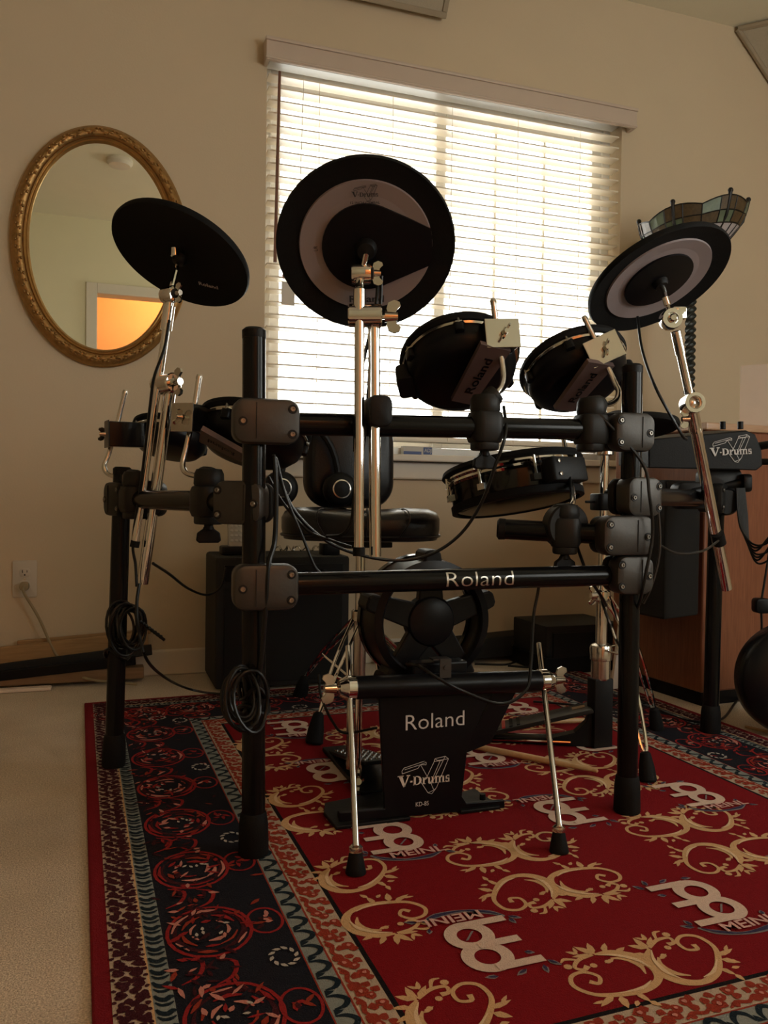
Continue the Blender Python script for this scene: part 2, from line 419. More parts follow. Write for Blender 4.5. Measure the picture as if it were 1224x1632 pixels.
# the hall behind the doorway, warmly lit by its own ceiling lamp
hk = MB(); hk.box((.3, FY - 1.28, CZ / 2), (2.5, .06, CZ)); hk.box((-1.0, FY - .7, CZ / 2), (.06, 1.2, CZ)); hk.box((1.50, FY - .7, CZ / 2), (.06, 1.2, CZ))
struct(hk.build('wall_hall', 'hall_paint', smooth=0))
def casing(name, x0, x1, zt, y, s):
    k = MB(); wd = .075
    k.box((x0 - wd / 2, y, zt / 2 + wd / 2), (wd, .022, zt + wd)); k.box((x1 + wd / 2, y, zt / 2 + wd / 2), (wd, .022, zt + wd)); k.box(((x0 + x1) / 2, y, zt + wd / 2), (x1 - x0, .022, wd))
    k.box((x0 - .008, y + s * .06, zt / 2), (.016, .12, zt)); k.box((x1 + .008, y + s * .06, zt / 2), (.016, .12, zt))
    return struct(k.build(name, 'trim', bevel=.004, smooth=0), 'white door casing seen in the oval mirror')
casing('trim_1', DX0, DX1, DZ, FY + .011, -1)
# baseboards
def board(name, c, d):
    return struct(MB().box(c, d).build(name, 'trim', bevel=.006, smooth=0))
board('baseboard_back', ((LX + RX) / 2, WY - .007, .0425), (RX - LX, .014, .085))
board('baseboard_left', (LX + .007, 1.0, .0425), (.014, 3.5, .085))
board('baseboard_right', (RX - .007, 1.0, .0425), (.014, 3.5, .085))

def hall_lamp():
    p = (.55, FY - .65, CZ - .06)
    t = thing('ceiling_lamp', 'warm round ceiling lamp in the hall behind the doorway', 'lamp', (p[0], p[1], CZ))
    MB().lathe([(.09, 0), (.10, -.012), (.09, -.02)], 24, T(p[0], p[1], CZ)).build('base', 'nickel', t)
    m = mat('lamp_glass', (1, .75, .45), .4); b = m.node_tree.nodes['Principled BSDF']; b.inputs['Emission Color'].default_value = (1, .50, .16, 1); b.inputs['Emission Strength'].default_value = 14
    MB().lathe([(.085, -.02), (.12, -.05), (.10, -.09), (.05, -.105), (1e-5, -.108)], 24, T(p[0], p[1], CZ)).build('shade', 'lamp_glass', t)
    d = bpy.data.lights.new('hall_bulb', 'POINT'); d.energy = 26; d.color = (1, .52, .24); d.shadow_soft_size = .10
    o = bpy.data.objects.new('hall_bulb', d); COL.objects.link(o); o.location = (p[0], p[1], CZ - .2)
hall_lamp()

# ---------------------------------------------------------------- windows
def window(name, label, axis, pos, a0, a1, z0, z1, s=1):
    t = thing(name, label, None, (0, 0, 0)); t['kind'] = 'structure'; t.location = (((a0 + a1) / 2), pos, z0) if axis == 'y' else (pos, (a0 + a1) / 2, z0); t['wc'] = Vector(t.location)
    Mx = Matrix.Identity(4) if axis == 'y' else Matrix(((0, 1, 0, 0), (1, 0, 0, 0), (0, 0, 1, 0), (0, 0, 0, 1)))
    yf = pos + .115
    def fr(p, q, r, u, wd, y, dy, nm, m='vinyl_white'):
        k = MB()
        k.box((p + wd / 2, y, (r + u) / 2), (wd, dy, u - r), Mx); k.box((q - wd / 2, y, (r + u) / 2), (wd, dy, u - r), Mx)
        k.box(((p + q) / 2, y, r + wd / 2), (q - p - 2 * wd, dy, wd), Mx); k.box(((p + q) / 2, y, u - wd / 2), (q - p - 2 * wd, dy, wd), Mx)
        return k.build(nm, m, t, bevel=.003, smooth=0)
    fr(a0 - .002, a1 + .002, z0 - .002, z1 + .002, .035, yf, .07, 'window_frame')
    mid = (a0 + a1) / 2 - .02
    for (p, q, y, mun) in ((a0 + .035, mid + .025, yf + .012, False), (mid - .025, a1 - .035, yf - .012, True)):
        sf = fr(p, q, z0 + .035, z1 - .035, .038, y, .024, 'sash')
        g = MB().box(((p + q) / 2, y, (z0 + z1) / 2), (q - p - .07, .005, z1 - z0 - .14), Mx).build('pane', 'pane_glass', sf, smooth=0)
        if mun:
            for i in (1, 2):
                x = p + .038 + (q - p - .076) * i / 3
                MB().box((x, y, (z0 + z1) / 2), (.010, .008, z1 - z0 - .145), Mx).build('muntin', 'vinyl_white', sf, smooth=0)
    return t, Mx
w1, _ = window('window_1', 'bright two-part sliding window behind the open blinds', 'y', WY, WX0, WX1, WZ0, WZ1)
MB().box(((WX0 + WX1) / 2, WY + .035, WZ0 - .012), (WX1 - WX0 - .006, .17, .024)).box(((WX0 + WX1) / 2, WY - .03, WZ0 - .012), (WX1 - WX0 + .10, .06, .024)).build('window_sill', 'trim', w1, bevel=.005, smooth=0)
MB().box(((WX0 + WX1) / 2, WY - .010, WZ0 - .056), (WX1 - WX0 + .06, .020, .064)).build('apron', 'trim', w1, bevel=.006, smooth=0)
window('window_2', 'second window in the wall behind the viewer', 'y', FY - .2, SX0, SX1, SZ0, SZ1)
window('fill_window', 'unseen third window added in the right wall to fill the room with daylight', 'x', RX, TY0, TY1, TZ0, TZ1)

# ---------------------------------------------------------------- blinds
def blinds():
    y = WY + .030
    t = thing('window_blind', 'wide slatted window blind with a wooden valance, slats open', 'blind', ((WX0 + WX1) / 2, y, WZ0))
    k = MB(); k.box((1.230, WY - .045, 2.082), (1.456, .014, .076)); k.box((.509, WY - .021, 2.082), (.014, .04, .076)); k.box((1.951, WY - .021, 2.082), (.014, .04, .076))
    k.box((1.230, WY - .053, 2.113), (1.460, .012, .012)); k.box((1.230, WY - .053, 2.051), (1.460, .008, .008))
    k.build('valance', 'valance', t, bevel=.003, smooth=0)
    MB().box((1.22, y, 2.080), (1.39, .05, .026)).build('headrail', 'vinyl_white', t, smooth=0)
    L = WX1 - WX0 - .016; n = 29
    s0 = MB()
    prof = [(-.025, -.0012), (-.012, .0004), (0, .0010), (.012, .0004), (.025, -.0012)]
    th = .0025
    top = [(-.5, a, b + th) for a, b in prof] + [(.5, a, b + th) for a, b in prof]; bot = [(-.5, a, b - th) for a, b in prof] + [(.5, a, b - th) for a, b in prof]
    vs = [(x * L, a, b) for x, a, b in top + bot]; fs = []
    for i in range(4): fs += [(i, i + 1, 6 + i, 5 + i), (10 + i, 15 + i, 16 + i, 11 + i)]
    fs += [(0, 5, 15, 10), (4, 14, 19, 9), (0, 10, 11, 1), (1, 11, 12, 2), (2, 12, 13, 3), (3, 13, 14, 4), (5, 6, 16, 15), (6, 7, 17, 16), (7, 8, 18, 17), (8, 9, 19, 18)]
    zs = [2.026 - .0426 * i for i in range(n)]
    Mt = T(1.22, y, zs[0]) @ Matrix.Rotation(R(-2), 4, 'X')
    s0.add(vs, fs, Mt); sl = s0.build('slat', 'slat', t, smooth=30)
    for z in zs[1:]: share(sl, 'slat', t, (1.22, y, z + (sl['wc'][2] - zs[0])))
    MB().rbox((0, 0, 0), (L, .05, .020), .008, T(1.22, y, zs[-1] - .026)).build('bottom_rail', 'slat', t)
    for x in (.70, .97, 1.20, 1.47, 1.74):
        k = MB()
        for dy in (-.026, .026): k.cyl((x, y + dy, 2.03), (x, y + dy, zs[-1] - .03), .0009, n=5)
        k.build('ladder_cord', 'slat', t)
    MB().cyl((.556, WY - .012, 2.03), (.545, WY - .020, 1.385), .0048, .0058, 6).build('tilt_wand', 'tassel_wood', t)
    MB().cyl((.640, WY - .010, 2.03), (.622, WY - .014, 1.28), .0011, n=5).build('lift_cord', 'paper', t)
    MB().lathe([(.003, .030), (.008, .020), (.013, 0), (.011, -.008), (.003, -.010)], 10, T(.584, WY - .014, 1.345)).lathe([(.003, .030), (.008, .020), (.013, 0), (.011, -.008), (.003, -.010)], 10, T(.600, WY - .016, 1.345)).build('tassel', 'tag_brown', t)
    MB().box((.592, WY - .016, 1.285), (.045, .002, .078)).build('paper_tag', 'paper', t, smooth=0)
blinds()

# small box on the sill
def sill_box():
    p = on_y(664, 721, WY + .062)
    t = thing('small_box', 'small white and blue box standing on the window sill', 'box', (p.x, p.y, WZ0))
    MB().box((p.x, p.y, WZ0 + .018), (.115, .03, .036)).build('carton', 'paper', t, smooth=0)
    MB().box((p.x + .038, p.y - .0155, WZ0 + .020), (.034, .001, .026)).box((p.x - .022, p.y - .0155, WZ0 + .011), (.07, .001, .012)).build('label', 'blue_print', t, smooth=0)
    lettering('lettering', 'ADJ', .028, .018, frame((p.x + .038, p.y - .0165, WZ0 + .020), (0, -1, 0)), 'paper', t, .01)
sill_box()

# ---------------------------------------------------------------- mirror
def mirror():
    c = Vector((-.006, WY - .004, 1.378)); M = frame(c, (0, -1, 0), (1, 0, 0))
    t = thing('oval_mirror', 'oval wall mirror in a carved gilded frame', 'mirror', c)
    A, B = .268, .378
    def ell(d, z, n=96): return [((A - d) * math.cos(2 * PI * i / n), (B - d) * math.sin(2 * PI * i / n), z) for i in range(n)]
    def band(pr, nm, m):
        k = MB(); n = 96; vs = []
        for d, z in pr: vs += ell(d, z)
        N = len(pr); fs = [(i * n + j, i * n + (j + 1) % n, ((i + 1) % N) * n + (j + 1) % n, ((i + 1) % N) * n + j) for i in range(N) for j in range(n)]
        return k.add(vs, fs, M).build(nm, m, t, smooth=50)
    band([(0, 0), (.0, .010), (.006, .016), (.013, .024), (.024, .027), (.033, .021), (.036, .014), (.036, 0)], 'frame', 'gilt')
    band([(.034, 0), (.034, .014), (.038, .019), (.043, .014), (.047, .016), (.051, .010), (.054, .004), (.054, 0)], 'inner_moulding', 'gilt_smooth')
    band([(-.003, 0), (-.003, .006), (.002, .009), (.006, .012), (.006, 0)], 'outer_lip', 'gilt_smooth')
    k = MB(); n = 64
    for i in range(n):                                   # carved acanthus leaves along the frame
        a = 2 * PI * i / n; x = (A - .021) * math.cos(a); y = (B - .021) * math.sin(a); tn = Vector((-(A) * math.sin(a), B * math.cos(a), 0)).normalized()
        q = frame((x, y, .025), (0, 0, 1), tn)
        sg = 1 if i % 2 else -1
        for (dx, dy, sx, sy) in ((0, 0, .011, .0045), (.007, .006 * sg, .006, .004), (-.006, .007 * -sg, .006, .004)):
            k.ball((dx, dy, 0), 1, 8, (sx, sy, .0055), M @ q)
    k.build('carving', 'gilt', t, smooth=60)
    vs = ell(.052, .006); MB().add(vs + [(0, 0, .006)], [(i, (i + 1) % 96, 96) for i in range(96)], M).build('mirror_glass', 'mirror', t, smooth=0)
mirror()

# smoke alarm on the ceiling (seen in the mirror)
k = MB().lathe([(.075, 0), (.075, -.018), (.062, -.034), (.03, -.038), (1e-5, -.038)], 32, T(.08, .41, CZ))
tag(k.build('smoke_alarm', 'trim'), 'round white smoke alarm on the ceiling, seen in the mirror', 'smoke alarm')

# ---------------------------------------------------------------- outlet with cord
def outlet():
    c = Vector((-.230, WY, .326)); M = frame(c, (0, -1, 0), (1, 0, 0))
    t = thing('wall_outlet', 'white double power outlet low on the left wall', 'outlet', c)
    MB().rbox((0, 0, .003), (.070, .115, .006), .004, M).build('cover_plate', 'outlet_white', t)
    for s in (1, -1):
        so = MB().rbox((0, s * .0195, .0065), (.032, .028, .003), .010, M).build('socket', 'outlet_white', t)
        k = MB(); k.box((-.0065, s * .0195 + .004, .0082), (.002, .009, .0008), M); k.box((.0065, s * .0195 + .004, .0082), (.002, .007, .0008), M); k.cyl((0, s * .0195 - .007, .0078), (0, s * .0195 - .007, .0086), .0026, n=10, M=M)
        k.build('slots', 'slot', so)
    MB().cyl((0, 0, .006), (0, 0, .0072), .003, n=10, M=M).build('screw', 'nickel', t)
    p = M @ Vector((0, -.021, .008))
    t2 = thing('extension_cord', 'tan power cord plugged into the outlet and hanging to the floor', 'cord', (p.x, p.y, p.z))
    MB().rbox((0, -.021, .022), (.028, .026, .028), .011, M).build('plug', 'cord_tan', t2)
    a = on_floor(165, 1086, .02); b = on_floor(135, 1080, .05)
    pts = [p + Vector((0, -.028, 0)), p + Vector((.002, -.034, -.02)), on_y(62, 985, WY - .045), on_y(85, 1035, WY - .05), on_y(105, 1062, WY - .06), on_y(140, 1082, WY - .10), Vector((.10, 2.60, .012))]
    MB().tube(smooth_path(pts, 8), .0042, 8).build('cord', 'cord_tan', t2)
outlet()

# boards lying along the wall
def boards():
    spec = [('long thin light brown board propped along the wall', 'plank_light', -1.35, .14, 2.725, .124, .012, .060, 4.0),
            ('dark blue-black board in front of the light brown one', 'tolex', -.72, .15, 2.700, .098, .014, .034, 5.0),
            ('black flat strip with a rounded end among the boards', 'black_shell', -.42, .10, 2.676, .072, .014, .030, 4.0),
            ('low brown board lying on the carpet by the wall', 'plank_mid', -1.3, .125, 2.700, .030, .05, .036, 0.0),
            ('narrow tan strip leaning on top of the boards', 'plank_light', -.25, .15, 2.748, .150, .010, .016, 3.0),
            ('pale flat strip lying on the carpet at the left', 'cardboard', -1.1, -.145, 2.648, .006, .035, .010, 0.0)]
    for lab, m, x0, x1, y, z1, th, h, ang in spec:
        L = x1 - x0; M = T(x1, y, z1) @ Matrix.Rotation(-R(ang), 4, 'Y')
        zz = z1 - math.sin(R(ang)) * L
        M = T(x1, y, max(z1, h / 2)) @ Matrix.Rotation(-R(ang) * (1 if zz > -.2 else .6), 4, 'Y')
        o = MB().box((-L / 2, 0, 0), (L, th, h), M).build('board', m, bevel=.003, smooth=0)
        tag(o, lab, 'board', 'boards along the wall')
boards()

# acoustic panels high in the corners
def triangle_panel():
    P1 = Vector((RX - .60, WY - .004, CZ - .004)); P2 = Vector((RX - .004, WY - .004, CZ - .60)); P3 = Vector((RX - .004, WY - .60, CZ - .004))
    n = (P2 - P1).cross(P3 - P1).normalized()
    c = (P1 + P2 + P3) / 3
    if n.dot(CAMP - c) < 0: n = -n
    t = thing('corner_panel', 'triangular beige acoustic panel in the ceiling corner', 'acoustic panel', c)
    k = MB()
    def tri(s, d): return [c + (p - c) * s + n * d for p in (P1, P2, P3)]
    a = tri(.95, .010); b = tri(.95, -.012)
    k.add(a + b, [(0, 1, 2), (5, 4, 3), (0, 3, 4, 1), (1, 4, 5, 2), (2, 5, 3, 0)]); k.build('fabric', 'fabric_panel', t, smooth=0)
    for i in range(3):
        q = tri(.97, .008); u, v = q[i], q[(i + 1) % 3]
        MB().tube([u, v], .012, 8).build('edge_strip', 'panel_frame', t)
triangle_panel()
def wall_panel():
    x0, x1, z0, z1 = .42, 1.155, 2.33, 2.53
    t = thing('acoustic_panel', 'framed beige acoustic panel high on the wall above the window', 'acoustic panel', ((x0 + x1) / 2, WY - .03, z0))
    M = T(0, WY - .006, z0) @ Matrix.Rotation(R(32), 4, 'X')
    H = .235
    MB().box(((x0 + x1) / 2, -.018, H / 2), (x1 - x0 - .03, .014, H - .03), M).build('fabric', 'fabric_panel', t, smooth=0)
    for c, d in ((((x0 + x1) / 2, -.018, .010), (x1 - x0, .026, .020)), (((x0 + x1) / 2, -.018, H - .010), (x1 - x0, .026, .020)), ((x0 + .01, -.018, H / 2), (.020, .026, H - .04)), ((x1 - .01, -.018, H / 2), (.020, .026, H - .04))):
        MB().box(c, d, M).build('frame_bar', 'panel_frame', t, bevel=.003, smooth=0)
wall_panel()

# ================================================================== the rug
RS, RTT = 1.60, 1.985
RUGM = T(-.047, 2.430, 0) @ Matrix.Rotation(R(1.5), 4, 'Z') @ Matrix.Diagonal((1, -1, 1, 1))    # local: s to the right, t towards the viewer
RZ = .007
def rug():
    base = RUGM @ Vector((RS / 2, RTT / 2, 0))
    t = thing('patterned_rug', 'red patterned rug with dark floral border and cymbal maker logos', 'rug', base)
    layers = {}; cur = ['']; cnt = [0]
    def lay(m, z):
        k = (cur[0], m, z)
        if k not in layers: layers[k] = MB()
        return layers[k]
    def lift(z): cnt[0] += 1; return RZ + z * 1.5 + (cnt[0] % 25) * 1.6e-5     # neighbouring motifs never share a plane
    def poly(pts, m, z):
        h = lift(z); lay(m, z).add([(x, y, h) for x, y in pts], [tuple(range(len(pts)))], RUGM)
    def stroke(pts, wd, m, z, sm=4):
        P = smooth_path([(x, y, 0) for x, y in pts], sm) if sm else [Vector((x, y, 0)) for x, y in pts]
        n = len(P); ws = [wd] * n if not isinstance(wd, (list, tuple)) else [wd[min(int(i / (n - 1) * (len(wd) - 1)), len(wd) - 2)] * (1 - ((i / (n - 1) * (len(wd) - 1)) - min(int(i / (n - 1) * (len(wd) - 1)), len(wd) - 2))) + wd[min(int(i / (n - 1) * (len(wd) - 1)), len(wd) - 2) + 1] * ((i / (n - 1) * (len(wd) - 1)) - min(int(i / (n - 1) * (len(wd) - 1)), len(wd) - 2)) for i in range(n)]
        vs = []; h = lift(z)
        for i, p in enumerate(P):
            d = P[min(i + 1, n - 1)] - P[max(i - 1, 0)]; d = d.normalized() if d.length > 1e-9 else Vector((1, 0, 0)); q = Vector((-d.y, d.x, 0)) * ws[i] / 2
            a = p + q; b = p - q; vs += [(a.x, a.y, h + i * 2e-6), (b.x, b.y, h + i * 2e-6)]
        lay(m, z).add(vs, [(2 * i, 2 * i + 1, 2 * i + 3, 2 * i + 2) for i in range(n - 1)], RUGM)
    def disc(c, r, m, z, ry=None, n=9, jit=0.0, rot=0.0):
        ry = ry or r; pts = []
        for i in range(n):
            a = 2 * PI * i / n; k = 1 + random.uniform(-jit, jit); x = r * k * math.cos(a); y = ry * k * math.sin(a)
            pts.append((c[0] + x * math.cos(rot) - y * math.sin(rot), c[1] + x * math.sin(rot) + y * math.cos(rot)))
        poly(pts, m, z)
    def ringp(c, r0, r1, m, z, n=28, sx=1.0):
        vs = []; h = lift(z)
        for i in range(n):
            a = 2 * PI * i / n; vs += [(c[0] + r0 * math.cos(a) * sx, c[1] + r0 * math.sin(a), h), (c[0] + r1 * math.cos(a) * sx, c[1] + r1 * math.sin(a), h)]
        lay(m, z).add(vs, [(2 * i, 2 * i + 1, (2 * i + 3) % (2 * n), (2 * i + 2) % (2 * n)) for i in range(n)], RUGM)
    def leaf(p, ang, L, wd, m, z):
        c, s = math.cos(ang), math.sin(ang)
        poly([(p[0] + x * c - y * s, p[1] + x * s + y * c) for x, y in ((0, 0), (L * .35, -wd * .5), (L * .7, -wd * .35), (L, 0), (L * .65, wd * .4), (L * .3, wd * .45))], m, z)

    # --- slab and concentric bands
    slab = MB(); n = 40
    MB.box(slab, (RS / 2, RTT / 2, RZ / 2), (RS, RTT, RZ), RUGM)
    slab.build('hem', 'rug_hem', t, bevel=.003, smooth=0)
    bands = [(.022, .064, 'rug_cream'), (.064, .067, 'rug_gold'), (.067, .091, 'rug_blue'), (.091, .255, 'rug_navy'), (.255, .257, 'rug_rust'), (.257, .284, 'rug_blue'), (.284, .287, 'rug_rust'), (.287, .328, 'rug_cream'), (.328, .335, 'rug_black')]
    for a, b, m in bands:
        o = [(a, a), (RS - a, a), (RS - a, RTT - a), (a, RTT - a)]; i = [(b, b), (RS - b, b), (RS - b, RTT - b), (b, RTT - b)]
        for k in range(4): poly([o[k], o[(k + 1) % 4], i[(k + 1) % 4], i[k]], m, .0004)
    F = .335
    poly([(F, F), (RS - F, F), (RS - F, RTT - F), (F, RTT - F)], 'rug_red', .0004)

    # --- border motifs, along each side: l runs along, w inwards
    sides = [(RTT, lambda l, q: (q, l)), (RS, lambda l, q: (RS - l, q)), (RTT, lambda l, q: (RS - q, RTT - l)), (RS, lambda l, q: (l, RTT - q))]
    for si, (L, mp) in enumerate(sides):
        if si == 3: rng = False
        def S(pts, wd, m, z, sm=3): stroke([mp(*p) for p in pts], wd, m, z, sm)
        def D(p, r, m, z, jit=.25, n=8): disc(mp(*p), r, m, z, n=n, jit=jit)
        def LF(p, ang, Ln, wd, m, z):
            if not (.10 < p[0] < L - .10): return
            a = mp(*p); b = mp(p[0] + math.cos(ang), p[1] + math.sin(ang)); leaf(a, math.atan2(b[1] - a[1], b[0] - a[0]), Ln, wd, m, z)
        l = .03
        while l < L - .03:                                   # maroon clover leaves on cream
            for (dl, q, r) in ((0, .033, .0078), (.010, .039, .0060), (.004, .055, .0085), (.015, .052, .0055), (-.006, .046, .0058), (.017, .030, .0045), (-.004, .060, .0040)):
                D((l + dl + random.uniform(-.002, .002), q + random.uniform(-.002, .002)), r, 'rug_maroon', .0008)
            for e in (.0245, .0625): D((l + .010, e), .0032, 'rug_maroon', .0008)
            l += .0235
        l = .075
        while l < L - .075:                                  # teal waves on pale blue
            S([(l, .069), (l + .008, .073), (l + .012, .081), (l + .007, .087), (l + .010, .0905)], [.003, .007, .009, .007, .003], 'rug_teal', .0008)
            S([(l + .014, .069), (l + .021, .075), (l + .022, .083), (l + .018, .090)], [.002, .005, .006, .002], 'rug_teal', .0008)
            l += .0275
        l = .265
        while l < L - .27:                                   # dark arches on blue grey
            S([(l, .259), (l + .002, .272), (l + .012, .2815), (l + .023, .275), (l + .026, .262)], [.003, .007, .008, .007, .003], 'rug_teal', .0008)
            poly([mp(l + .026, .260), mp(l + .037, .259), mp(l + .033, .268), mp(l + .029, .272)], 'rug_teal', .0008)
            l += .038
        l = .295
        while l < L - .30:                                   # rust flowers on cream
            for (dl, q, r) in ((0, .297, .0085), (.012, .301, .0095), (.022, .310, .0075), (.012, .319, .0062), (.000, .311, .006), (.040, .318, .0085), (.050, .322, .0060), (.043, .306, .0065), (.031, .293, .005)):
                D((l + dl, q), r, 'rug_rust', .0008)
            for (dl, q, r) in ((.012, .301, .0032), (.040, .318, .0032), (.022, .311, .0025)): D((l + dl, q), r, 'rug_pink', .0012)
            S([(l + .020, .290), (l + .034, .297), (l + .050, .293), (l + .061, .302)], [.003, .007, .006, .002], 'rug_rust', .0008)
            l += .064
        l = .115; kk = 0                                     # palmettes on the dark main border
        while l < L - .12:
            c = (l + .060, .152)
            def E(rx, ry, wd, m, z, a0=0, a1=360, cc=c):
                S([(cc[0] + rx * math.cos(R(a)), cc[1] + ry * math.sin(R(a))) for a in range(a0, a1 + 1, 30)], wd, m, z, 2)
            E(.064, .056, .0050, 'rug_scarlet', .0008)
            E(.050, .046, [.002, .010, .003, .009, .002, .010, .003], 'rug_maroon', .0008)
            for rx, ry in ((.055, .050), (.040, .037), (.026, .026)):                   # broken petal arcs
                a0 = random.randrange(0, 60)
                while a0 < 350:
                    ln = random.choice([30, 60]); E(rx, ry, [.002, random.uniform(.004, .009), .002], random.choice(['rug_pink', 'rug_scarlet', 'rug_scarlet', 'rug_pink', 'rug_rust']), .0012, a0, a0 + ln)
                    a0 += ln + random.randrange(10, 40)
            for i in range(18):
                a = R(20 * i + random.uniform(-8, 8)); rr = random.uniform(.006, .048)
                LF((c[0] + rr * 1.1 * math.cos(a), c[1] + rr * math.sin(a)), a + random.uniform(-1.2, 1.2), random.uniform(.012, .026), random.uniform(.004, .009), random.choice(['rug_pink', 'rug_scarlet', 'rug_scarlet', 'rug_rust', 'rug_maroon', 'rug_navy']), .0016)
            for i in range(5): LF((c[0] + random.uniform(-.02, .02), c[1] + random.uniform(-.02, .02)), random.uniform(0, 6), .010, .005, 'rug_white', .0020)
            c2 = (l + .060 + random.uniform(-.01, .01), .228)      # small flower towards the field
            E(.034, .024, .0040, 'rug_scarlet', .0008, cc=c2)
            for i in range(8): LF((c2[0] + random.uniform(-.012, .012), c2[1] + random.uniform(-.008, .008)), R(45 * i), random.uniform(.010, .022), .007, random.choice(['rug_scarlet', 'rug_rust', 'rug_pink', 'rug_scarlet', 'rug_maroon']), .0012)
            for i in range(34):                               # sprigs in the dark ground, thickest at the outer side
                p = (l + .125 + random.uniform(-.015, .085), random.choice([random.uniform(.096, .165), random.uniform(.096, .175), random.uniform(.10, .25)]))
                if p[1] > .178 and random.random() < .6: continue
                LF(p, random.uniform(0, 6.28), random.uniform(.010, .026), random.uniform(.004, .008), random.choice(['rug_scarlet', 'rug_maroon', 'rug_maroon', 'rug_rust', 'rug_maroon', 'rug_pink']), .0012)
            if kk % 2 == 0:                                   # little pale wreath
                w0 = (l + .155, .232)
                for i in range(10): LF((w0[0] + .018 * math.cos(R(36 * i)), w0[1] + .014 * math.sin(R(36 * i))), R(36 * i + 80), .012, .006, 'rug_white', .0016)
            for dl, q in ((.115, .110), (.128, .150)) if l + .19 < L - .10 else ():
                S([(l + dl, q), (l + dl + .016, q + .022), (l + dl + .045, q + .014), (l + dl + .058, q - .008)], [.002, .006, .006, .002], 'rug_scarlet', .0008)
            l += .192; kk += 1

    # --- field: gold scrolls and the double-ring logo
    def scroll(c, sa, sb, sc=.058):
        th = -R(40) if sa * sb < 0 else 0.0; co, si = math.cos(th), math.sin(th)
        def P(a, b): a, b = a * co - b * si, a * si + b * co; return (c[0] + sa * a * sc, c[1] - sb * b * sc)
        def S(pts, wd, m='rug_gold', z=.0008): stroke([P(*p) for p in pts], [x * sc * 1.12 for x in wd], m, z, 4)
        def LF(p, ang, L, wd, m='rug_gold', z=.0008):
            a = P(*p); b = P(p[0] + math.cos(ang), p[1] + math.sin(ang)); leaf(a, math.atan2(b[1] - a[1], b[0] - a[0]), L * sc, wd * sc, m, z)
        S([(.05, .80), (.45, .72), (.85, .38), (.98, -.08), (.75, -.48), (.25, -.66), (-.35, -.62), (-.82, -.45), (-1.06, -.08), (-.92, .24), (-.58, .30), (-.36, .06), (-.50, -.16), (-.66, -.04)], [.05, .22, .30, .22, .15, .17, .13, .10, .10, .09, .09, .08, .09, .12])
        S([(.30, .55), (.60, .42), (.74, .10), (.66, -.20)], [.04, .13, .12, .03])
        S([(.10, .74), (.48, .60), (.80, .30), (.90, -.05)], [.02, .08, .10, .02], 'rug_goldlight', .0012)
        S([(-.30, -.60), (.25, -.60), (.60, -.45)], [.02, .08, .02], 'rug_goldlight', .0012)
        for p, a, L, wd in (((.10, .78), 2.2, .55, .20), ((.05, .82), 1.3, .45, .18), ((.30, .80), .9, .40, .16), ((.0, .80), 3.0, .50, .16), ((.55, .70), .35, .35, .14), ((-.28, .92), 2.5, .30, .12), ((-.30, .95), 1.4, .25, .10),
                            ((.35, .50), 3.4, .30, .12), ((-.45, -.60), 3.6, .55, .16), ((-.35, -.66), 4.5, .42, .20), ((.02, -.68), 5.0, .38, .16), ((-.72, -.72), 3.1, .32, .10), ((.1, -1.0), 5.3, .28, .14), ((-.1, -.92), 3.9, .22, .12)):
            LF(p, a, L, wd)
        S([(.0, .80), (-.42, .72), (-.66, .50), (-.52, .36), (-.36, .46)], [.08, .10, .08, .09, .13])
        S([(-.42, .72), (-.70, .84), (-.86, .74)], [.05, .09, .03])
        for q in ((-.78, .58, .07), (-.22, .44, .06), (.16, .46, .05)): disc(P(q[0], q[1]), q[2] * sc * 1.4, 'rug_gold', .0008)
    def logo(c, flip):
        sg = -1 if flip else 1
        def P(a, b): return (c[0] + sg * a * .68, c[1] - sg * b * .68)
        r0, r1, dy = .0172, .0345, .0385
        for y in (dy, -dy): ringp(P(.020 * 1, y), r0, r1, 'rug_logo', .0016 if y > 0 else .0018)
        for y, x0 in ((dy + .0385, -.078), (0, -.070), (-dy - .0385, -.078)):
            poly([P(x0, y - .0100), P(.020, y - .0100), P(.020, y + .0115), P(x0, y + .0115)], 'rug_logo', .0021)
        poly([P(x, y) for x, y in ((.004, -.052), (.0095, -.052), (.035, -.024), (.0295, -.024))], 'rug_grey', .0016)
        vs, fs = fit_text('MEINL', .125, .024, .02, 1.0)
        h = lift(.0024); lay('rug_lettering', .0024).add([(*P(x * 1.12 + .030, y * 1.25 - .106), h) for x, y in vs], fs, RUGM)
        stroke([P(-.085, -.085), P(-.060, -.110), P(-.01, -.132), P(.05, -.132), P(.088, -.116)], [.004, .011, .007, .012, .004], 'rug_grey', .0010)
        stroke([P(-.080, -.090), P(-.055, -.113), P(-.01, -.132), P(.05, -.131), P(.080, -.120)], [.002, .006, .003, .008, .002], 'rug_indigo', .0014)
        for p, a, L in (((-.09, -.082), 2.6, .020), ((-.088, -.074), 1.8, .016), ((.10, -.118), -.5, .018), ((-.082, .084), 2.2, .020), ((-.066, .096), 1.4, .018), ((-.03, .098), .4, .020), ((.03, .101), -.2, .018), ((-.055, .045), 2.7, .014), ((.085, -.088), 1.2, .012)):
            q = P(*p); b = P(p[0] + math.cos(a), p[1] + math.sin(a)); an = math.atan2(b[1] - q[1], b[0] - q[0])
            leaf(q, an, L, .009, 'rug_grey', .0010); leaf(q, an, L * .8, .005, 'rug_indigo', .0014)
    cols = [.492, .845, 1.140]; rows = [.425, .772, 1.124, 1.482]
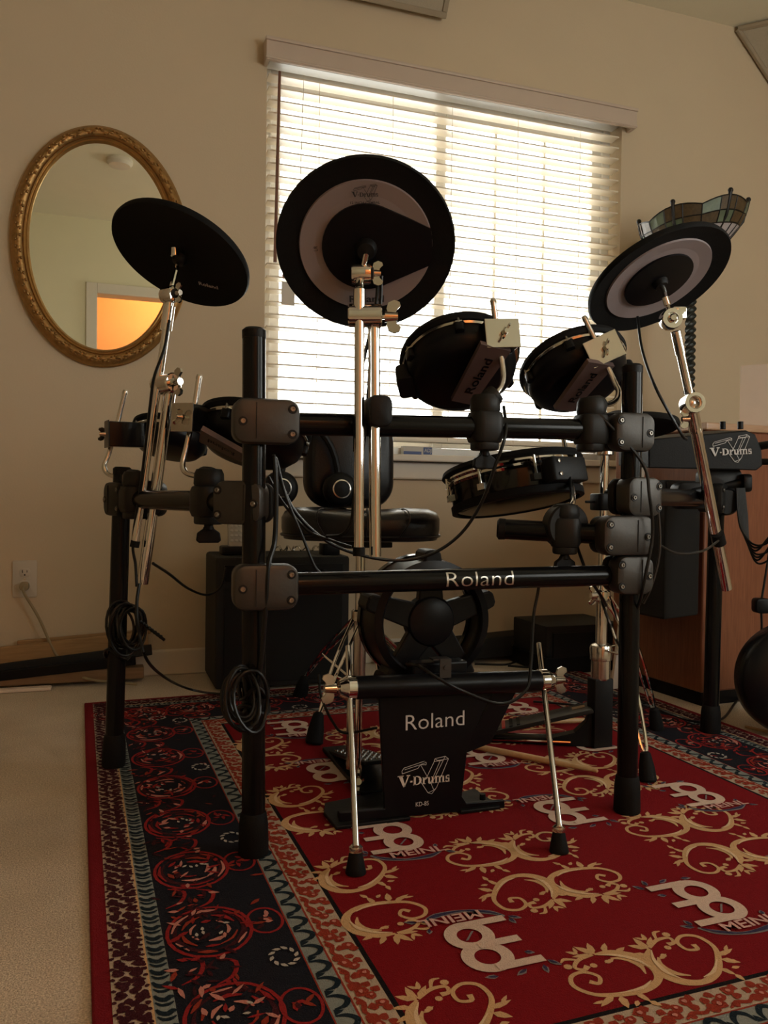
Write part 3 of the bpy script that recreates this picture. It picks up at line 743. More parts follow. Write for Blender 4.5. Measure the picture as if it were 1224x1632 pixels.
    for j, tt in enumerate(rows):
        for i, ss in enumerate(cols):
            fl = (i + j) % 2 == (1 if False else 1)
            cur[0] = 'l%d%d' % (i, j); logo((ss, tt), fl)
            for q, (sa, sb) in enumerate(((1, 1), (-1, -1), (1, -1), (-1, 1))):
                x_, y_ = ss + .118 * sa - (.006 if sa < 0 else 0) + (.022 if i == 0 and sa < 0 else 0), tt + .112 * sb
                if i == 2 and sa < 0: x_ = 1.082
                if F + .045 < x_ < RS - F - .05 and F + .055 < y_ < RTT - F - .02:
                    cur[0] = 's%d%d%d' % (i, j, q); scroll((x_, y_), sa, sb)
    part = {'rug_cream': 'border_band', 'rug_red': 'field'}
    for (g, m, z), k in layers.items():
        if g.startswith('l'): nm = {'rug_logo': 'logo_print', 'rug_lettering': 'lettering'}.get(m, 'logo_ornament')
        elif g.startswith('s'): nm = 'scroll_print' if m == 'rug_gold' else 'scroll_highlight'
        else: nm = part.get(m, 'woven_border')
        o = k.build(nm, m, t, smooth=0)
        if not g and m != 'rug_red': o['kind'] = 'stuff'
rug()

# ================================================================== the drum rack
fA, fB, fC, fD = on_floor(181, 1221, RZ), on_floor(404, 1361, RZ), on_floor(999, 1294, RZ), on_floor(1132, 1167, RZ)
dA, dB, dC, dD = depth(fA), depth(fB), depth(fC), depth(fD)
tA, tB, tC, tD = at(195, 748, dA), at(405, 528, dB), at(1008, 585, dC), at(1144, 745, dD)
PR = .0192
def post_at(f, t, z): return f + (t - f) * ((z - f.z) / (t.z - f.z))
zU = on_plane(430, 674, fB, fC).z; zL = on_plane(430, 933, fB, fC).z
zUr = on_plane(985, 684, fB, fC).z; zLr = on_plane(985, 917, fB, fC).z
def flat(v): v = Vector((v.x, v.y, 0)); return v.normalized()
uBC = flat(fC - fB); nBC = Vector((uBC.y, -uBC.x, 0))       # nBC looks at the camera
rack = thing('drum_rack', 'black four-post drum rack with grey clamps, standing on the rug', 'drum rack', ((fB + fC) / 2))
def post(f, t, cut=0):
    k = MB().cyl(f + (t - f) * .02, t, PR, n=24); o = k.build('post', 'black_tube', rack)
    d = (t - f).normalized(); M = frame(f, d)
    MB().lathe([(.0235, 0), (.0250, .004), (.0240, .05), (.0215, .068), (.0200, .070)], 24, M).build('rubber_foot', 'rubber', o)
    M = frame(t, d); MB().lathe([(PR + .0004, -.012), (PR + .0006, .001), (PR * .8, .005), (1e-5, .005)], 24, M).build('end_cap', 'plastic', o)
    return o
for f, t in ((fA, tA), (fB, tB), (fC, tC), (fD, tD)): post(f, t)
def clamp(c, x, n, L, H, D=.058, side=1, m='clamp_metal', bolts=3):
    """two-lobed clamp: x along the rail, n towards the viewer, the vertical post at its `side` end"""
    x = Vector(x).normalized(); n = Vector(n); n = (n - x * n.dot(x)).normalized()
    M = frame(c, n, x)
    o = MB().rbox((0, 0, .010), (L, H, D - .02), .020, M, 5, r2=.007).build('clamp', m, rack)
    MB().rbox((0, 0, -D * .5 + .006), (L * .96, H * .94, .016), .018, M, 5, r2=.004).build('back_shell', 'clamp_dark', o)
    MB().box((side * L * .16, 0, D / 2 + .0006), (.0012, H * .80, .0012), M).build('seam', 'slot', o, smooth=0)
    B = [(-side * L * .38, H * .28), (-side * L * .38, -H * .28), (side * L * .36, -H * .02)] if bolts == 3 else [(-side * L * .3, 0)]
    for bx, by in B:
        k = MB().ring([(.0045, D / 2 - .001), (.0080, D / 2 - .001), (.0075, D / 2 + .0008), (.0052, D / 2 + .0008)], 16, M @ T(bx, by, 0))
        b = k.build('bolt_rim', 'clamp_dark', o)
        MB().lathe([(.0042, D / 2 - .002), (.0042, D / 2 + .0022), (.0036, D / 2 + .0030), (.0022, D / 2 + .0030), (.0020, D / 2 + .0008), (1e-5, D / 2 + .0008)], 12, M @ T(bx, by, 0)).build('bolt', 'bolt_steel', b if False else o)
    return o
def rail(p, q, r=PR, ov=.0):
    return MB().cyl(p, q, r, n=24).build('rail', 'black_tube', rack)
# front section, two rails
uB, uC = post_at(fB, tB, zU), post_at(fC, tC, zUr); lB, lC = post_at(fB, tB, zL), post_at(fC, tC, zLr)
rail(uB, uC); rl = rail(lB, lC)
cw = 1 / (FPX / dB)
cB = dB / FPX; cC = dC / FPX
clamp(on_plane(422, 673, fB, fC), uBC, nBC, 104 * cB, 70 * cB, side=-1)
clamp(on_plane(421, 934, fB, fC), uBC, nBC, 102 * cB, 72 * cB, side=-1)
clamp(on_plane(1000, 690, fB, fC), uBC, nBC, 70 * cC, 60 * cC, side=1)
clamp(on_plane(1000, 915, fB, fC), uBC, nBC, 66 * cC, 60 * cC, side=1)
# left wing A-B
zW = on_plane(388, 801, fA, fB).z
wA, wB = post_at(fA, tA, zW), post_at(fB, tB, zW); uAB = flat(wB - wA); nAB = Vector((uAB.y, -uAB.x, 0))
rail(wA, wB)
clamp(on_plane(389, 801, fA, fB) , (uAB + uBC * .9), nBC, 86 * cB, 70 * cB, side=1)
clamp(wA + uAB * .012, uAB, nAB, .090, .072, side=-1, m='clamp_dark')
# right wing C-D
zR = on_plane(1020, 792, fC, fD).z
rC, rD = post_at(fC, tC, zR), post_at(fD, tD, zR); uCD = flat(rD - rC); nCD = Vector((uCD.y, -uCD.x, 0))
rail(rC, rD)
clamp(post_at(fC, tC, zR) + uCD * .02 + nBC * .002, (uCD * .5 + uBC), nBC, 74 * cC, 62 * cC, side=-1)
clamp(rD - uCD * .022, uCD, nCD, .095, .075, side=1, m='clamp_dark')
# stub arm with the snare mount, pointing to the left and inwards
sC = on_plane(990, 853, fB, fC); sE = at(797, 843, dC + .02)
uS = (sE - sC).normalized()
rail(sC, sE)
MB().lathe([(PR + .001, -.010), (PR + .0015, .002), (PR * .8, .006), (1e-5, .006)], 24, frame(sE, uS)).build('end_cap', 'plastic', rack)
clamp(on_plane(990, 853, fB, fC), uBC, nBC, 90 * cC, 62 * cC, side=1)
# maker's name bent round the lower rail
def rail_text():
    a = on_plane(709, 928, fB, fC); b = on_plane(815, 926, fB, fC); wd = (b - a).length; ht = 24 * dC / FPX * .95
    vs, fs = fit_text('Roland', wd, ht, -.010)
    bm = bmesh.new(); bv = [bm.verts.new((x, y, 0)) for x, y in vs]
    for f_ in fs:
        try: bm.faces.new([bv[i] for i in f_])
        except ValueError: pass
    for i in range(1, 12):
        bmesh.ops.bisect_plane(bm, geom=bm.verts[:] + bm.edges[:] + bm.faces[:], plane_co=(0, -ht / 2 + ht * i / 12, 0), plane_no=(0, 1, 0))
    bm.verts.index_update(); vs = [(v.co.x, v.co.y) for v in bm.verts]; fs = [tuple(v.index for v in f_.verts) for f_ in bm.faces]; bm.free()
    ax = (lC - lB).normalized(); c = lB + ax * ((a + b) / 2 - lB).dot(ax); n = (nBC - ax * nBC.dot(ax)).normalized(); u = ax.cross(n) * -1
    if u.z < 0: u = -u
    r = PR + .0006; k = MB(); V = []
    for x, y in vs:
        t = y / r + .12; V.append(c + ax * x + n * (r * math.cos(t)) + u * (r * math.sin(t)))
    k.add(V, fs); k.build('lettering', 'silver_print', rl, smooth=0)
rail_text()

# ---------------------------------------------------------------- tom pads
def rail_mount(t, p, rd, knob=True, h=.056, sock=None):
    """dark ball-clamp: sleeve round the rail, knuckle above it, winged knob below"""
    rd = Vector(rd).normalized()
    M = frame(p, Vector((0, 0, 1)), rd)
    o = MB().rbox((0, 0, 0), (.058, .060, .060), .018, M, 4, r2=.012).build('mount_clamp', 'clamp_dark', t)
    MB().lathe([(.024, .024), (.0275, .032), (.0265, h - .006), (.0225, h + .002), (1e-5, h + .004)], 20, M).build('knuckle', 'clamp_dark', o)
    if sock is not None:                                   # barrel that grips the rod
        s = Vector(sock); ctr = M @ Vector((0, 0, h - .012)); dv = (s - ctr).normalized()
        MB().lathe([(.017, -.012), (.0185, -.004), (.0185, .022), (.016, .028), (.007, .028)], 18, frame(ctr, dv)).build('rod_socket', 'clamp_dark', o)
    MB().rbox((0, 0, -.030), (.046, .048, .022), .016, M, 4).build('lower_jaw', 'clamp_dark', o)
    if knob:
        k = MB().cyl((0, 0, -.030), (0, 0, -.052), .0075, .009, 12, M)
        kp = [(-.008, .0), (-.010, -.005), (-.020, -.012), (-.022, -.026), (-.017, -.030), (.017, -.030), (.022, -.026), (.020, -.012), (.010, -.005), (.008, 0)]
        k.prism([(x, y) for x, y in kp], -.006, .006, frame(p + Vector((0, 0, -.044)), nBC, (1, 0, 0)))
        k.build('wing_knob', 'plastic', o, bevel=.002)
    return M @ Vector((0, 0, h - .012))
def tom(name, label, c, axis, Rr, H, pl, rod, rail_p, rail_d, lug0=0.0, knob=True, plate_m='nickel', block=None, strip=None):
    """mesh pad: c = centre of the shell, axis out of the playing head.
    pl: plate centre, outward normal, up, width, height of the rod bracket; rod: points of the L-rod from its top to the bend"""
    axis = Vector(axis).normalized()
    M = frame(c, axis, RT)
    t = thing(name, label, 'drum pad', c)
    MB().lathe([(1e-5, -H * .52), (Rr * .66, -H * .50), (Rr * .80, -H * .44), (Rr * .93, -H * .22), (Rr * .97, -H * .02), (Rr * .97, H * .42)], 48, M).build('shell', 'black_shell', t, smooth=50)
    MB().ring([(Rr * .97, H * .22), (Rr * 1.01, H * .22), (Rr * 1.03, H * .28), (Rr * 1.02, H * .36), (Rr * .98, H * .40)], 56, M).build('hoop', 'nickel', t)
    MB().ring([(Rr * .96, H * .36), (Rr * 1.04, H * .36), (Rr * 1.075, H * .46), (Rr * 1.06, H * .60), (Rr * .98, H * .58)], 56, M).build('rubber_rim', 'rubber', t)
    MB().lathe([(Rr * .99, H * .46), (Rr * .5, H * .47), (1e-5, H * .47)], 48, M).build('mesh_head', 'head_skin', t)
    for i in range(6):
        a = R(lug0 + 60 * i); Q = M @ Matrix.Rotation(a, 4, 'Z')
        lg = MB().rbox((Rr * .98, 0, H * .06), (.016, .018, H * .30), .005, Q, 3).build('lug', 'black_shell', t)
        MB().cyl((Rr * 1.03, 0, H * .05), (Rr * 1.03, 0, H * .44), .0024, n=8, M=Q).build('tension_rod', 'bolt_steel', lg)
        MB().prism([(Rr * 1.0, -.012), (Rr * 1.05, -.006), (Rr * 1.05, .006), (Rr * 1.0, .012)], H * .22, H * .27, Q).build('claw', 'nickel', lg)
    # rod holder bracket: folded metal box with a bright plate
    pc, pn, pu, pw, ph = pl
    pn = Vector(pn).normalized(); pu = Vector(pu); pu = (pu - pn * pu.dot(pn)).normalized(); px = pu.cross(pn)
    Q = frame(pc, pn, px)                                  # x to the right, y up the rod, z out of the plate
    bd = max(.045, ((c - pc).length - Rr * .80))
    br = MB().box((0, 0, -bd / 2), (pw * .96, ph * .92, bd), Q).build('bracket', 'black_gloss', t, bevel=.002, smooth=0)
    MB().box((0, 0, .0012), (pw, ph, .0024), Q).build('plate', plate_m, br, bevel=.001, smooth=0)
    wing_nut(Q @ T(.002, 0, .007) @ Matrix.Rotation(R(60), 4, 'Z'), .72).build('wing_bolt', 'nickel', br)
    if strip:
        # arm under the shell from the bracket to the middle, carrying the maker's name
        e0, e1 = strip
        dv = (e0 - e1); L = dv.length; nn = -axis; nn = (nn - dv.normalized() * nn.dot(dv.normalized())).normalized()
        S = frame((e0 + e1) / 2, nn, dv)
        MB().prism([(-L / 2, -pw * .34), (L / 2, -pw * .46), (L / 2, pw * .46), (-L / 2, pw * .34)], -.006, .004, S).build('arm_strip', 'strip_metal', t, smooth=0)
        vs, fs = fit_text('Roland', L * .62, .017, .02)
        MB().add([(x, y, .0046) for x, y in vs], fs, S).build('lettering', 'black_gloss', t, smooth=0)
    if block is not None:                                  # jack socket block on the shell
        Q2 = M @ Matrix.Rotation(R(block), 4, 'Z')
        MB().rbox((Rr * .99, 0, -H * .06), (.034, .060, H * .62), .010, Q2, 3).build('socket_block', 'plastic', t)
    kn = rail_mount(t, rail_p, rail_d, knob=knob, sock=rod[-1])
    P = [rod[0], rod[0] + (rod[1] - rod[0]) * .5] + smooth_path(list(rod[1:]) + [kn], 5)
    MB().tube(P, .0054, 12).build('l_rod', 'chrome_soft', t)
    MB().lathe([(.0058, -.003), (.0060, .002), (.0045, .006), (1e-5, .007)], 12, frame(rod[0], rod[0] - rod[1])).build('rod_tip', 'nickel', t)
    return t, M
def axis_from(px, py, ratio, right, up):
    v = ray(px, py).normalized(); s = math.sqrt(max(0, 1 - ratio * ratio)); q = (RT * right + UP * up).normalized()
    return (v * ratio + q * s).normalized()

railU = (uC - uB).normalized()
def on_rail(px):  # point of the upper rail under pixel column px
    p = on_plane(px, 678, fB, fC); return uB + railU * ((p - uB).dot(railU))
tom('tom_pad', 'black mesh tom pad right of the tall chrome pipe, square plate facing out', at(735, 590, 1.58), axis_from(735, 585, .60, -.16, 1), .110, .062,
    (at(801, 531, 1.475), -FW + RT * .22 + UP * .10, UP - RT * .06, 58 * 1.475 / FPX, 47 * 1.475 / FPX),
    (at(786, 482, 1.495), at(794, 540, 1.495), at(802, 592, 1.485), at(800, 612, 1.475), at(790, 628, 1.460)), on_rail(778), railU, 24, block=170, strip=(at(790, 552, 1.470), at(736, 640, 1.575)))
def on_wing(px):
    p = on_plane(px, 800, fA, fB); return wA + uAB * ((p - wA).dot(uAB))
tom('tom_pad', 'black mesh tom pad tilted to the left beside the right front post', at(920, 600, 1.68), axis_from(925, 590, .52, -.42, 1), .106, .062,
    (at(963, 556, 1.575), -FW + RT * .05 + UP * .03, UP - RT * .47, 58 * 1.575 / FPX, 44 * 1.575 / FPX),
    (at(932, 508, 1.595), at(950, 545, 1.595), at(978, 606, 1.580), at(986, 626, 1.570), at(976, 642, 1.560)), on_rail(948), railU, 10, knob=False, block=10, strip=(at(958, 578, 1.570), at(898, 652, 1.665)))
tom('tom_pad', 'black mesh tom pad half hidden behind the left front post', at(402, 702, 1.62), axis_from(400, 690, .33, .25, 1), .106, .062,
    (at(291, 665, 1.560), -FW * .75 - RT * .65, UP + RT * .10, 58 * 1.55 / FPX, 46 * 1.55 / FPX),
    (at(317, 602, 1.585), at(310, 650, 1.585), at(299, 705, 1.575), at(291, 742, 1.565), at(302, 756, 1.55)), on_wing(328), uAB, 10, strip=(at(320, 692, 1.550), at(388, 728, 1.560)))
tom('tom_pad', 'black pad at the far left behind the slanted chrome pipes', at(272, 704, 1.88), axis_from(258, 700, .30, .20, 1), .085, .055,
    (at(171, 692, 1.80), -RT * .9 - FW * .45, UP + RT * .10, .062, .060),
    (at(199, 626, 1.83), at(189, 668, 1.83), at(174, 722, 1.82), at(166, 744, 1.81), at(178, 758, 1.80)), on_wing(206), uAB, 40, knob=False, plate_m='clamp_metal')

# snare pad on the stub arm
def snare():
    c = at(820, 775, 1.86); ax = axis_from(820, 775, .16, -.17, 1)
    t = thing('snare_pad', 'wide black snare pad with a chrome hoop under the upper rail', 'drum pad', c)
    M = frame(c, ax, RT); Rr, H = .150, .085
    MB().lathe([(Rr * .80, -H * .52), (Rr * .93, -H * .50), (Rr * .97, -H * .40), (Rr * .97, H * .40)], 56, M).build('shell', 'black_gloss', t, smooth=50)
    MB().ring([(Rr * .93, -H * .54), (Rr * 1.0, -H * .52), (Rr * 1.0, -H * .34), (Rr * .96, -H * .34)], 56, M).build('lower_rim', 'rubber', t)
    MB().ring([(Rr * .97, H * .14), (Rr * 1.02, H * .14), (Rr * 1.04, H * .20), (Rr * 1.02, H * .27), (Rr * 1.04, H * .33), (Rr * 1.03, H * .42), (Rr * .98, H * .42)], 64, M).build('hoop', 'chrome', t)
    MB().ring([(Rr * .96, H * .40), (Rr * 1.05, H * .40), (Rr * 1.075, H * .47), (Rr * 1.05, H * .58), (Rr * .98, H * .56)], 64, M).build('rubber_rim', 'rubber', t)
    MB().lathe([(Rr * .99, H * .45), (Rr * .5, H * .46), (1e-5, H * .46)], 48, M).build('mesh_head', 'head_skin', t)
    for i in range(8):
        Q = M @ Matrix.Rotation(R(45 * i + 8), 4, 'Z')
        lg = MB().prism([(Rr * .96, -.012), (Rr * 1.06, -.008), (Rr * 1.06, .008), (Rr * .96, .012)], -H * .22, -H * .06, Q).build('lug', 'nickel', t)
        MB().cyl((Rr * 1.035, 0, -H * .20), (Rr * 1.035, 0, H * .42), .003, n=8, M=Q).build('tension_rod', 'nickel', lg)
    Q = M @ Matrix.Rotation(R(-55), 4, 'Z')
    br = MB().rbox((Rr * 1.01, 0, -H * .02), (.040, .110, .052), .010, Q, 3).build('bracket', 'plastic', t)
    for y in (-.035,):
        for z in (-.014, .014): MB().lathe([(.004, 0), (.004, .003), (1e-5, .004)], 10, Q @ T(Rr * 1.01 + .020, y, z) @ Matrix.Rotation(R(90), 4, 'Y')).build('bolt', 'nickel', br)
    p = at(900, 850, dC + .01); p = sC + uS * ((p - sC).dot(uS))
    kn = rail_mount(t, p, uS, h=.050)
    MB().lathe([(.040, -.016), (.043, -.012), (.043, .012), (.040, .016)], 32, frame(p + Vector((0, 0, .012)), nBC)).build('pivot_disc', 'clamp_dark', t)
    low = at(913, 800, depth(p) + .02)
    MB().tube([at(898, 700, 1.82)] + smooth_path([at(905, 740, 1.80), at(910, 770, 1.74), low, kn], 4), .0055, 12).build('l_rod', 'chrome_soft', t)
snare()

# ---------------------------------------------------------------- cymbal pads
def cymbal(label, c, axis, Rr, ring=True, marks=False, xh=None):
    t = thing('cymbal_pad', label, 'cymbal pad', c); axis = Vector(axis).normalized(); M = frame(c, axis, xh or RT)
    # thin bow: rubber playing surface on top, hard underside below
    prof = [(1e-5, -.004), (Rr * .25, -.006), (Rr * .60, -.012), (Rr * .93, -.022), (Rr * .985, -.024), (Rr, -.018), (Rr * .985, -.010), (Rr * .6, .004), (Rr * .28, .010), (Rr * .22, .018), (Rr * .10, .024), (1e-5, .025)]
    MB().lathe(prof, 72, M).build('pad', 'rubber', t, smooth=60)
    if ring:
        def zz(r): return -.006 - (r / Rr - .25) / .35 * .006 if r < Rr * .6 else -.012 - (r / Rr - .60) / .33 * .010
        rs = [Rr * .30, Rr * .45, Rr * .60, Rr * .735]
        MB().lathe([(Rr * .30, -.012), (Rr * .45, -.0145), (Rr * .60, -.0170), (Rr * .735, -.0200), (Rr * .745, -.0165)], 72, M).build('under_ring', 'cymbal_ring', t, smooth=60)
        # black teardrop cover of the trigger
        k = MB(); out = []
        if marks:                                     # round towards one side, drawn out to a flat nose at the other
            out = [(Rr * .49 * math.cos(R(a)), Rr * .49 * math.sin(R(a))) for a in range(68, 293, 8)]
            out += [(Rr * .715, -Rr * .215), (Rr * .735, -Rr * .12), (Rr * .742, 0), (Rr * .735, Rr * .12), (Rr * .715, Rr * .215)]
        else: out = [(Rr * .48 * math.cos(2 * PI * i / 40), Rr * .48 * math.sin(2 * PI * i / 40)) for i in range(40)]
        n = len(out)
        vs = [(x, y, -.0215) for x, y in out] + [(x * 1.0, y * 1.0, -.013) for x, y in out] + [(x * .5, y * .5, -.024) for x, y in out] + [(0, 0, -.0245)]
        fs = [(i, n + i, n + (i + 1) % n, (i + 1) % n) for i in range(n)] + [(i, (i + 1) % n, 2 * n + (i + 1) % n, 2 * n + i) for i in range(n)] + [(2 * n + i, 2 * n + (i + 1) % n, 3 * n) for i in range(n)]
        k.add(vs, fs, M); k.build('trigger_cover', 'black_shell', t, smooth=40)
    if marks:
        U = M @ Matrix.Rotation(PI, 4, 'X')     # frame of the underside: x right, y up, z towards the viewer
        def put(txt, x, y, wd, ht, turn=False):
            vs, fs = fit_text(txt, wd, ht, .015)
            MB().add([((-q if turn else p) + x, (p if turn else q) + y, .0185 + .0024) for p, q in vs], fs, U).build('lettering', 'print_dark', t, smooth=0)
        put('Roland', 0, -Rr * .615, Rr * .40, Rr * .085)
        put('12 INCH CYMBAL', 0, Rr * .505, Rr * .32, Rr * .026)
        put('L/R', -Rr * .56, 0, Rr * .06, Rr * .045, True)
        vdrums(t, U @ T(0, Rr * .59, .0205), Rr * .28, 'print_dark', 'print_dark', .0006)
    return t, M
def under_hub(t, M, r=.014, m='plastic'):
    MB().lathe([(r * 1.4, -.022), (r * 1.3, -.030), (r, -.036), (1e-5, -.037)], 20, M).build('hub', m, t)

def tilter(t, c, M, m='chrome', side=None):
    """drum-shaped tilter with toothed wing screw"""
    MB().lathe([(.012, -.017), (.0165, -.016), (.0175, -.012), (.0175, .012), (.0165, .016), (.012, .017)], 24, M).build('tilter', m, t)
    MB().lathe([(.010, .017), (.0105, .020), (.006, .0215), (1e-5, .0215)], 16, M).build('tilter_screw', 'clamp_dark', t)
    wing_nut(M @ T(0, 0, .020), .9).build('wing_nut', 'nickel', t)
def arm_tube(t, name, p, q, r, m='chrome', sleeves=()):
    o = MB().cyl(p, q, r, n=20).build(name, m, t)
    d = Vector(q) - Vector(p)
    for f0, f1, rr, mm in sleeves:
        MB().cyl(p + d * f0, p + d * f1, rr, n=20).build('sleeve', mm, o)
    return o

# centre crash
cc = at(583, 387, 1.38); cax = axis_from(583, 387, .885, -.02, 1)
ct, cM = cymbal('round cymbal pad in the middle showing its grey ringed underside against the window', cc, cax, .1500, marks=True)
under_hub(ct, cM)
def centre_arm():
    dd = depth(on_rail(600)) - PR - .026
    t = thing('cymbal_boom_stand', 'pair of tall chrome pipes clamped to the middle of the upper rail', 'cymbal arm', at(598, 888, dd))
    top = cM @ Vector((0, 0, .012)); hub = cM @ Vector((0, 0, -.050)); tl = at(576, 436, 1.365)
    MB().tube([top, hub, tl], .0045, 10).build('threaded_rod', 'chrome', t)
    tilter(t, tl, frame(tl, RT, UP))
    p0 = at(573, 462, dd - .01); p1 = at(572, 872, dd - .01)
    arm_tube(t, 'boom_pipe', p0, p1, .0083, sleeves=((.0, .10, .0105, 'chrome'),))
    MB().cyl(at(574, 440, 1.365), p0, .0075, n=14).build('neck', 'chrome', t)
    MB().cyl(p1, at(572, 886, dd - .01), .0100, n=16).build('rubber_tip', 'rubber', t)
    q0 = at(596, 500, dd + .006); q1 = at(598, 887, dd + .006)
    arm_tube(t, 'rack_pipe', q0, q1, .0100, sleeves=((.0, .06, .0112, 'chrome'),))
    jc = at(584, 503, dd - .002)
    Mj = frame(jc, RT, UP)
    MB().lathe([(.018, -.030), (.0195, -.028), (.0195, .024), (.018, .026)], 24, Mj).build('boom_joint', 'chrome', t)
    wing_nut(frame(at(618, 505, dd - .005), RT, UP), 1.2).build('wing_nut', 'nickel', t)
    MB().cyl(at(605, 505, dd - .004), at(622, 505, dd - .005), .0045, n=10).build('joint_screw', 'chrome', t)
    # rubber-lined rail clamp
    rc = at(600, 657, dd + .010)
    MB().rbox((0, 0, 0), (.040, .052, .060), .014, frame(rc, nBC, uBC), 4).build('pipe_clamp', 'plastic', t)
    return t
centre_arm()

# left crash
lc = at(294, 398, 1.70); lax = axis_from(294, 398, .45, .454, .89)
lt, lM = cymbal('plain black cymbal pad at the left in front of the oval mirror', lc, lax, .1490, ring=False)
under_hub(lt, lM, .012)
vs_, fs_ = fit_text('Roland', .044, .011, .01)
MB().add([(x + .045, y - .075, .0190) for x, y in vs_], fs_, lM @ Matrix.Rotation(PI, 4, 'X')).build('lettering', 'print_light', lt, smooth=0)
def left_arm():
    d0 = 1.66
    t = thing('cymbal_boom_stand', 'chrome boom arm slanting down beside the left rack posts', 'cymbal arm', at(226, 925, 1.70))
    top = lM @ Vector((0, 0, .010)); hub = lM @ Vector((0, 0, -.040)); tl = at(271, 470, d0)
    MB().tube([top, hub, at(281, 430, d0 + .01), tl], [.0045, .0045, .0055, .0055], 10).build('threaded_rod', 'chrome', t)
    MB().cyl(at(279, 396, d0 + .01), at(279, 408, d0 + .01), .009, n=14).build('felt_nut', 'chrome', t)
    tilter(t, tl, frame(tl, RT * .8 - FW * .6, UP))
    a = at(271, 480, d0); b = at(258, 616, d0 + .01); e = at(216, 862, d0 + .02)
    arm_tube(t, 'boom_pipe', a, e, .0078, sleeves=((0.02, .12, .0120, 'chrome'),))
    MB().cyl(e, at(214, 872, d0 + .02), .0095, n=14).build('rubber_tip', 'rubber', t)
    p = at(270, 625, d0 + .025); q = at(227, 930, 1.71)
    arm_tube(t, 'rack_pipe', p, q, .0118, sleeves=((0, .10, .0132, 'chrome'),))
    jc = at(264, 612, d0 + .01)
    MB().lathe([(.018, -.030), (.0205, -.027), (.0205, .027), (.018, .030)], 24, frame(jc, RT * .75 - FW * .66, UP)).build('boom_joint', 'chrome', t)
    wing_nut(frame(jc + (RT * .75 - FW * .66) * .034, RT * .75 - FW * .66, UP), 1.25).build('wing_nut', 'nickel', t)
    MB().rbox((0, 0, 0), (.060, .075, .055), .018, frame(at(240, 795, 1.72), FW * -1, RT), 4).build('pipe_clamp', 'plastic', t)
left_arm()

# right ride
rc_ = at(1044, 437, 1.78); rax = axis_from(1044, 437, .465, -.485, .875)
rt_, rM = cymbal('large tilted cymbal pad at the right below the stained glass lamp', rc_, rax, .1600)
under_hub(rt_, rM, .013)
def right_arm():
    d0 = 1.74
    t = thing('cymbal_boom_stand', 'long chrome boom arm in front of the sound module at the right', 'cymbal arm', at(1160, 940, 1.95))
    top = rM @ Vector((0, 0, .010)); hub = rM @ Vector((0, 0, -.045)); tl = at(1069, 509, d0)
    MB().tube([top, hub, tl], .0048, 10).build('threaded_rod', 'chrome', t)
    MB().cyl(at(1060, 474, d0), at(1064, 486, d0), .0075, n=12).build('felt_nut', 'chrome', t)
    # the tilter is seen end-on: a ring with a straight neck
    Mt = frame(tl, -FW, UP)
    MB().lathe([(.021, -.014), (.0225, -.011), (.0225, .011), (.021, .014), (.0125, .014), (.0115, .010), (1e-5, .010)], 28, Mt).build('tilter', 'chrome', t)
    MB().lathe([(.0085, .010), (.009, .016), (.006, .019), (1e-5, .019)], 14, Mt).build('tilter_screw', 'nickel', t)
    MB().rbox((.012, -.016, 0), (.026, .03, .020), .004, Mt, 3).build('tilter_neck', 'chrome', t)
    a = at(1077, 528, d0); j = at(1103, 643, d0 + .02); e = at(1158, 938, 1.95)
    arm_tube(t, 'boom_pipe', a, at(1112, 690, d0 + .05), .0092, sleeves=((.0, .22, .0108, 'chrome'),))
    arm_tube(t, 'lower_pipe', at(1102, 650, d0 + .035), e, .0128, sleeves=((.0, .12, .0145, 'chrome'),))
    MB().cyl(at(1143, 850, 1.885), at(1147, 866, 1.90), .0150, n=18).build('rubber_band', 'rubber', t)
    Mj = frame(j, -FW, UP)
    MB().ring([(.0145, -.020), (.0215, -.020), (.0225, -.016), (.0225, .016), (.0215, .020), (.0145, .020), (.0135, .017), (.0135, -.017)], 28, Mj).build('boom_joint', 'chrome', t)
    MB().lathe([(.0136, .006), (.008, .009), (1e-5, .010)], 20, Mj).build('joint_cap', 'chrome_soft', t)
    wing_nut(frame(at(1096, 668, d0 + .02), -RT, UP), .9).build('wing_nut', 'nickel', t)
    MB().rbox((0, 0, 0), (.075, .065, .060), .018, frame(at(1098, 790, 1.97), -FW, RT), 4).build('pipe_clamp', 'plastic', t)
    MB().tube([at(1098, 790, 1.97), at(1128, 785, 1.86)], .016, 14).build('clamp_arm', 'plastic', t)
right_arm()

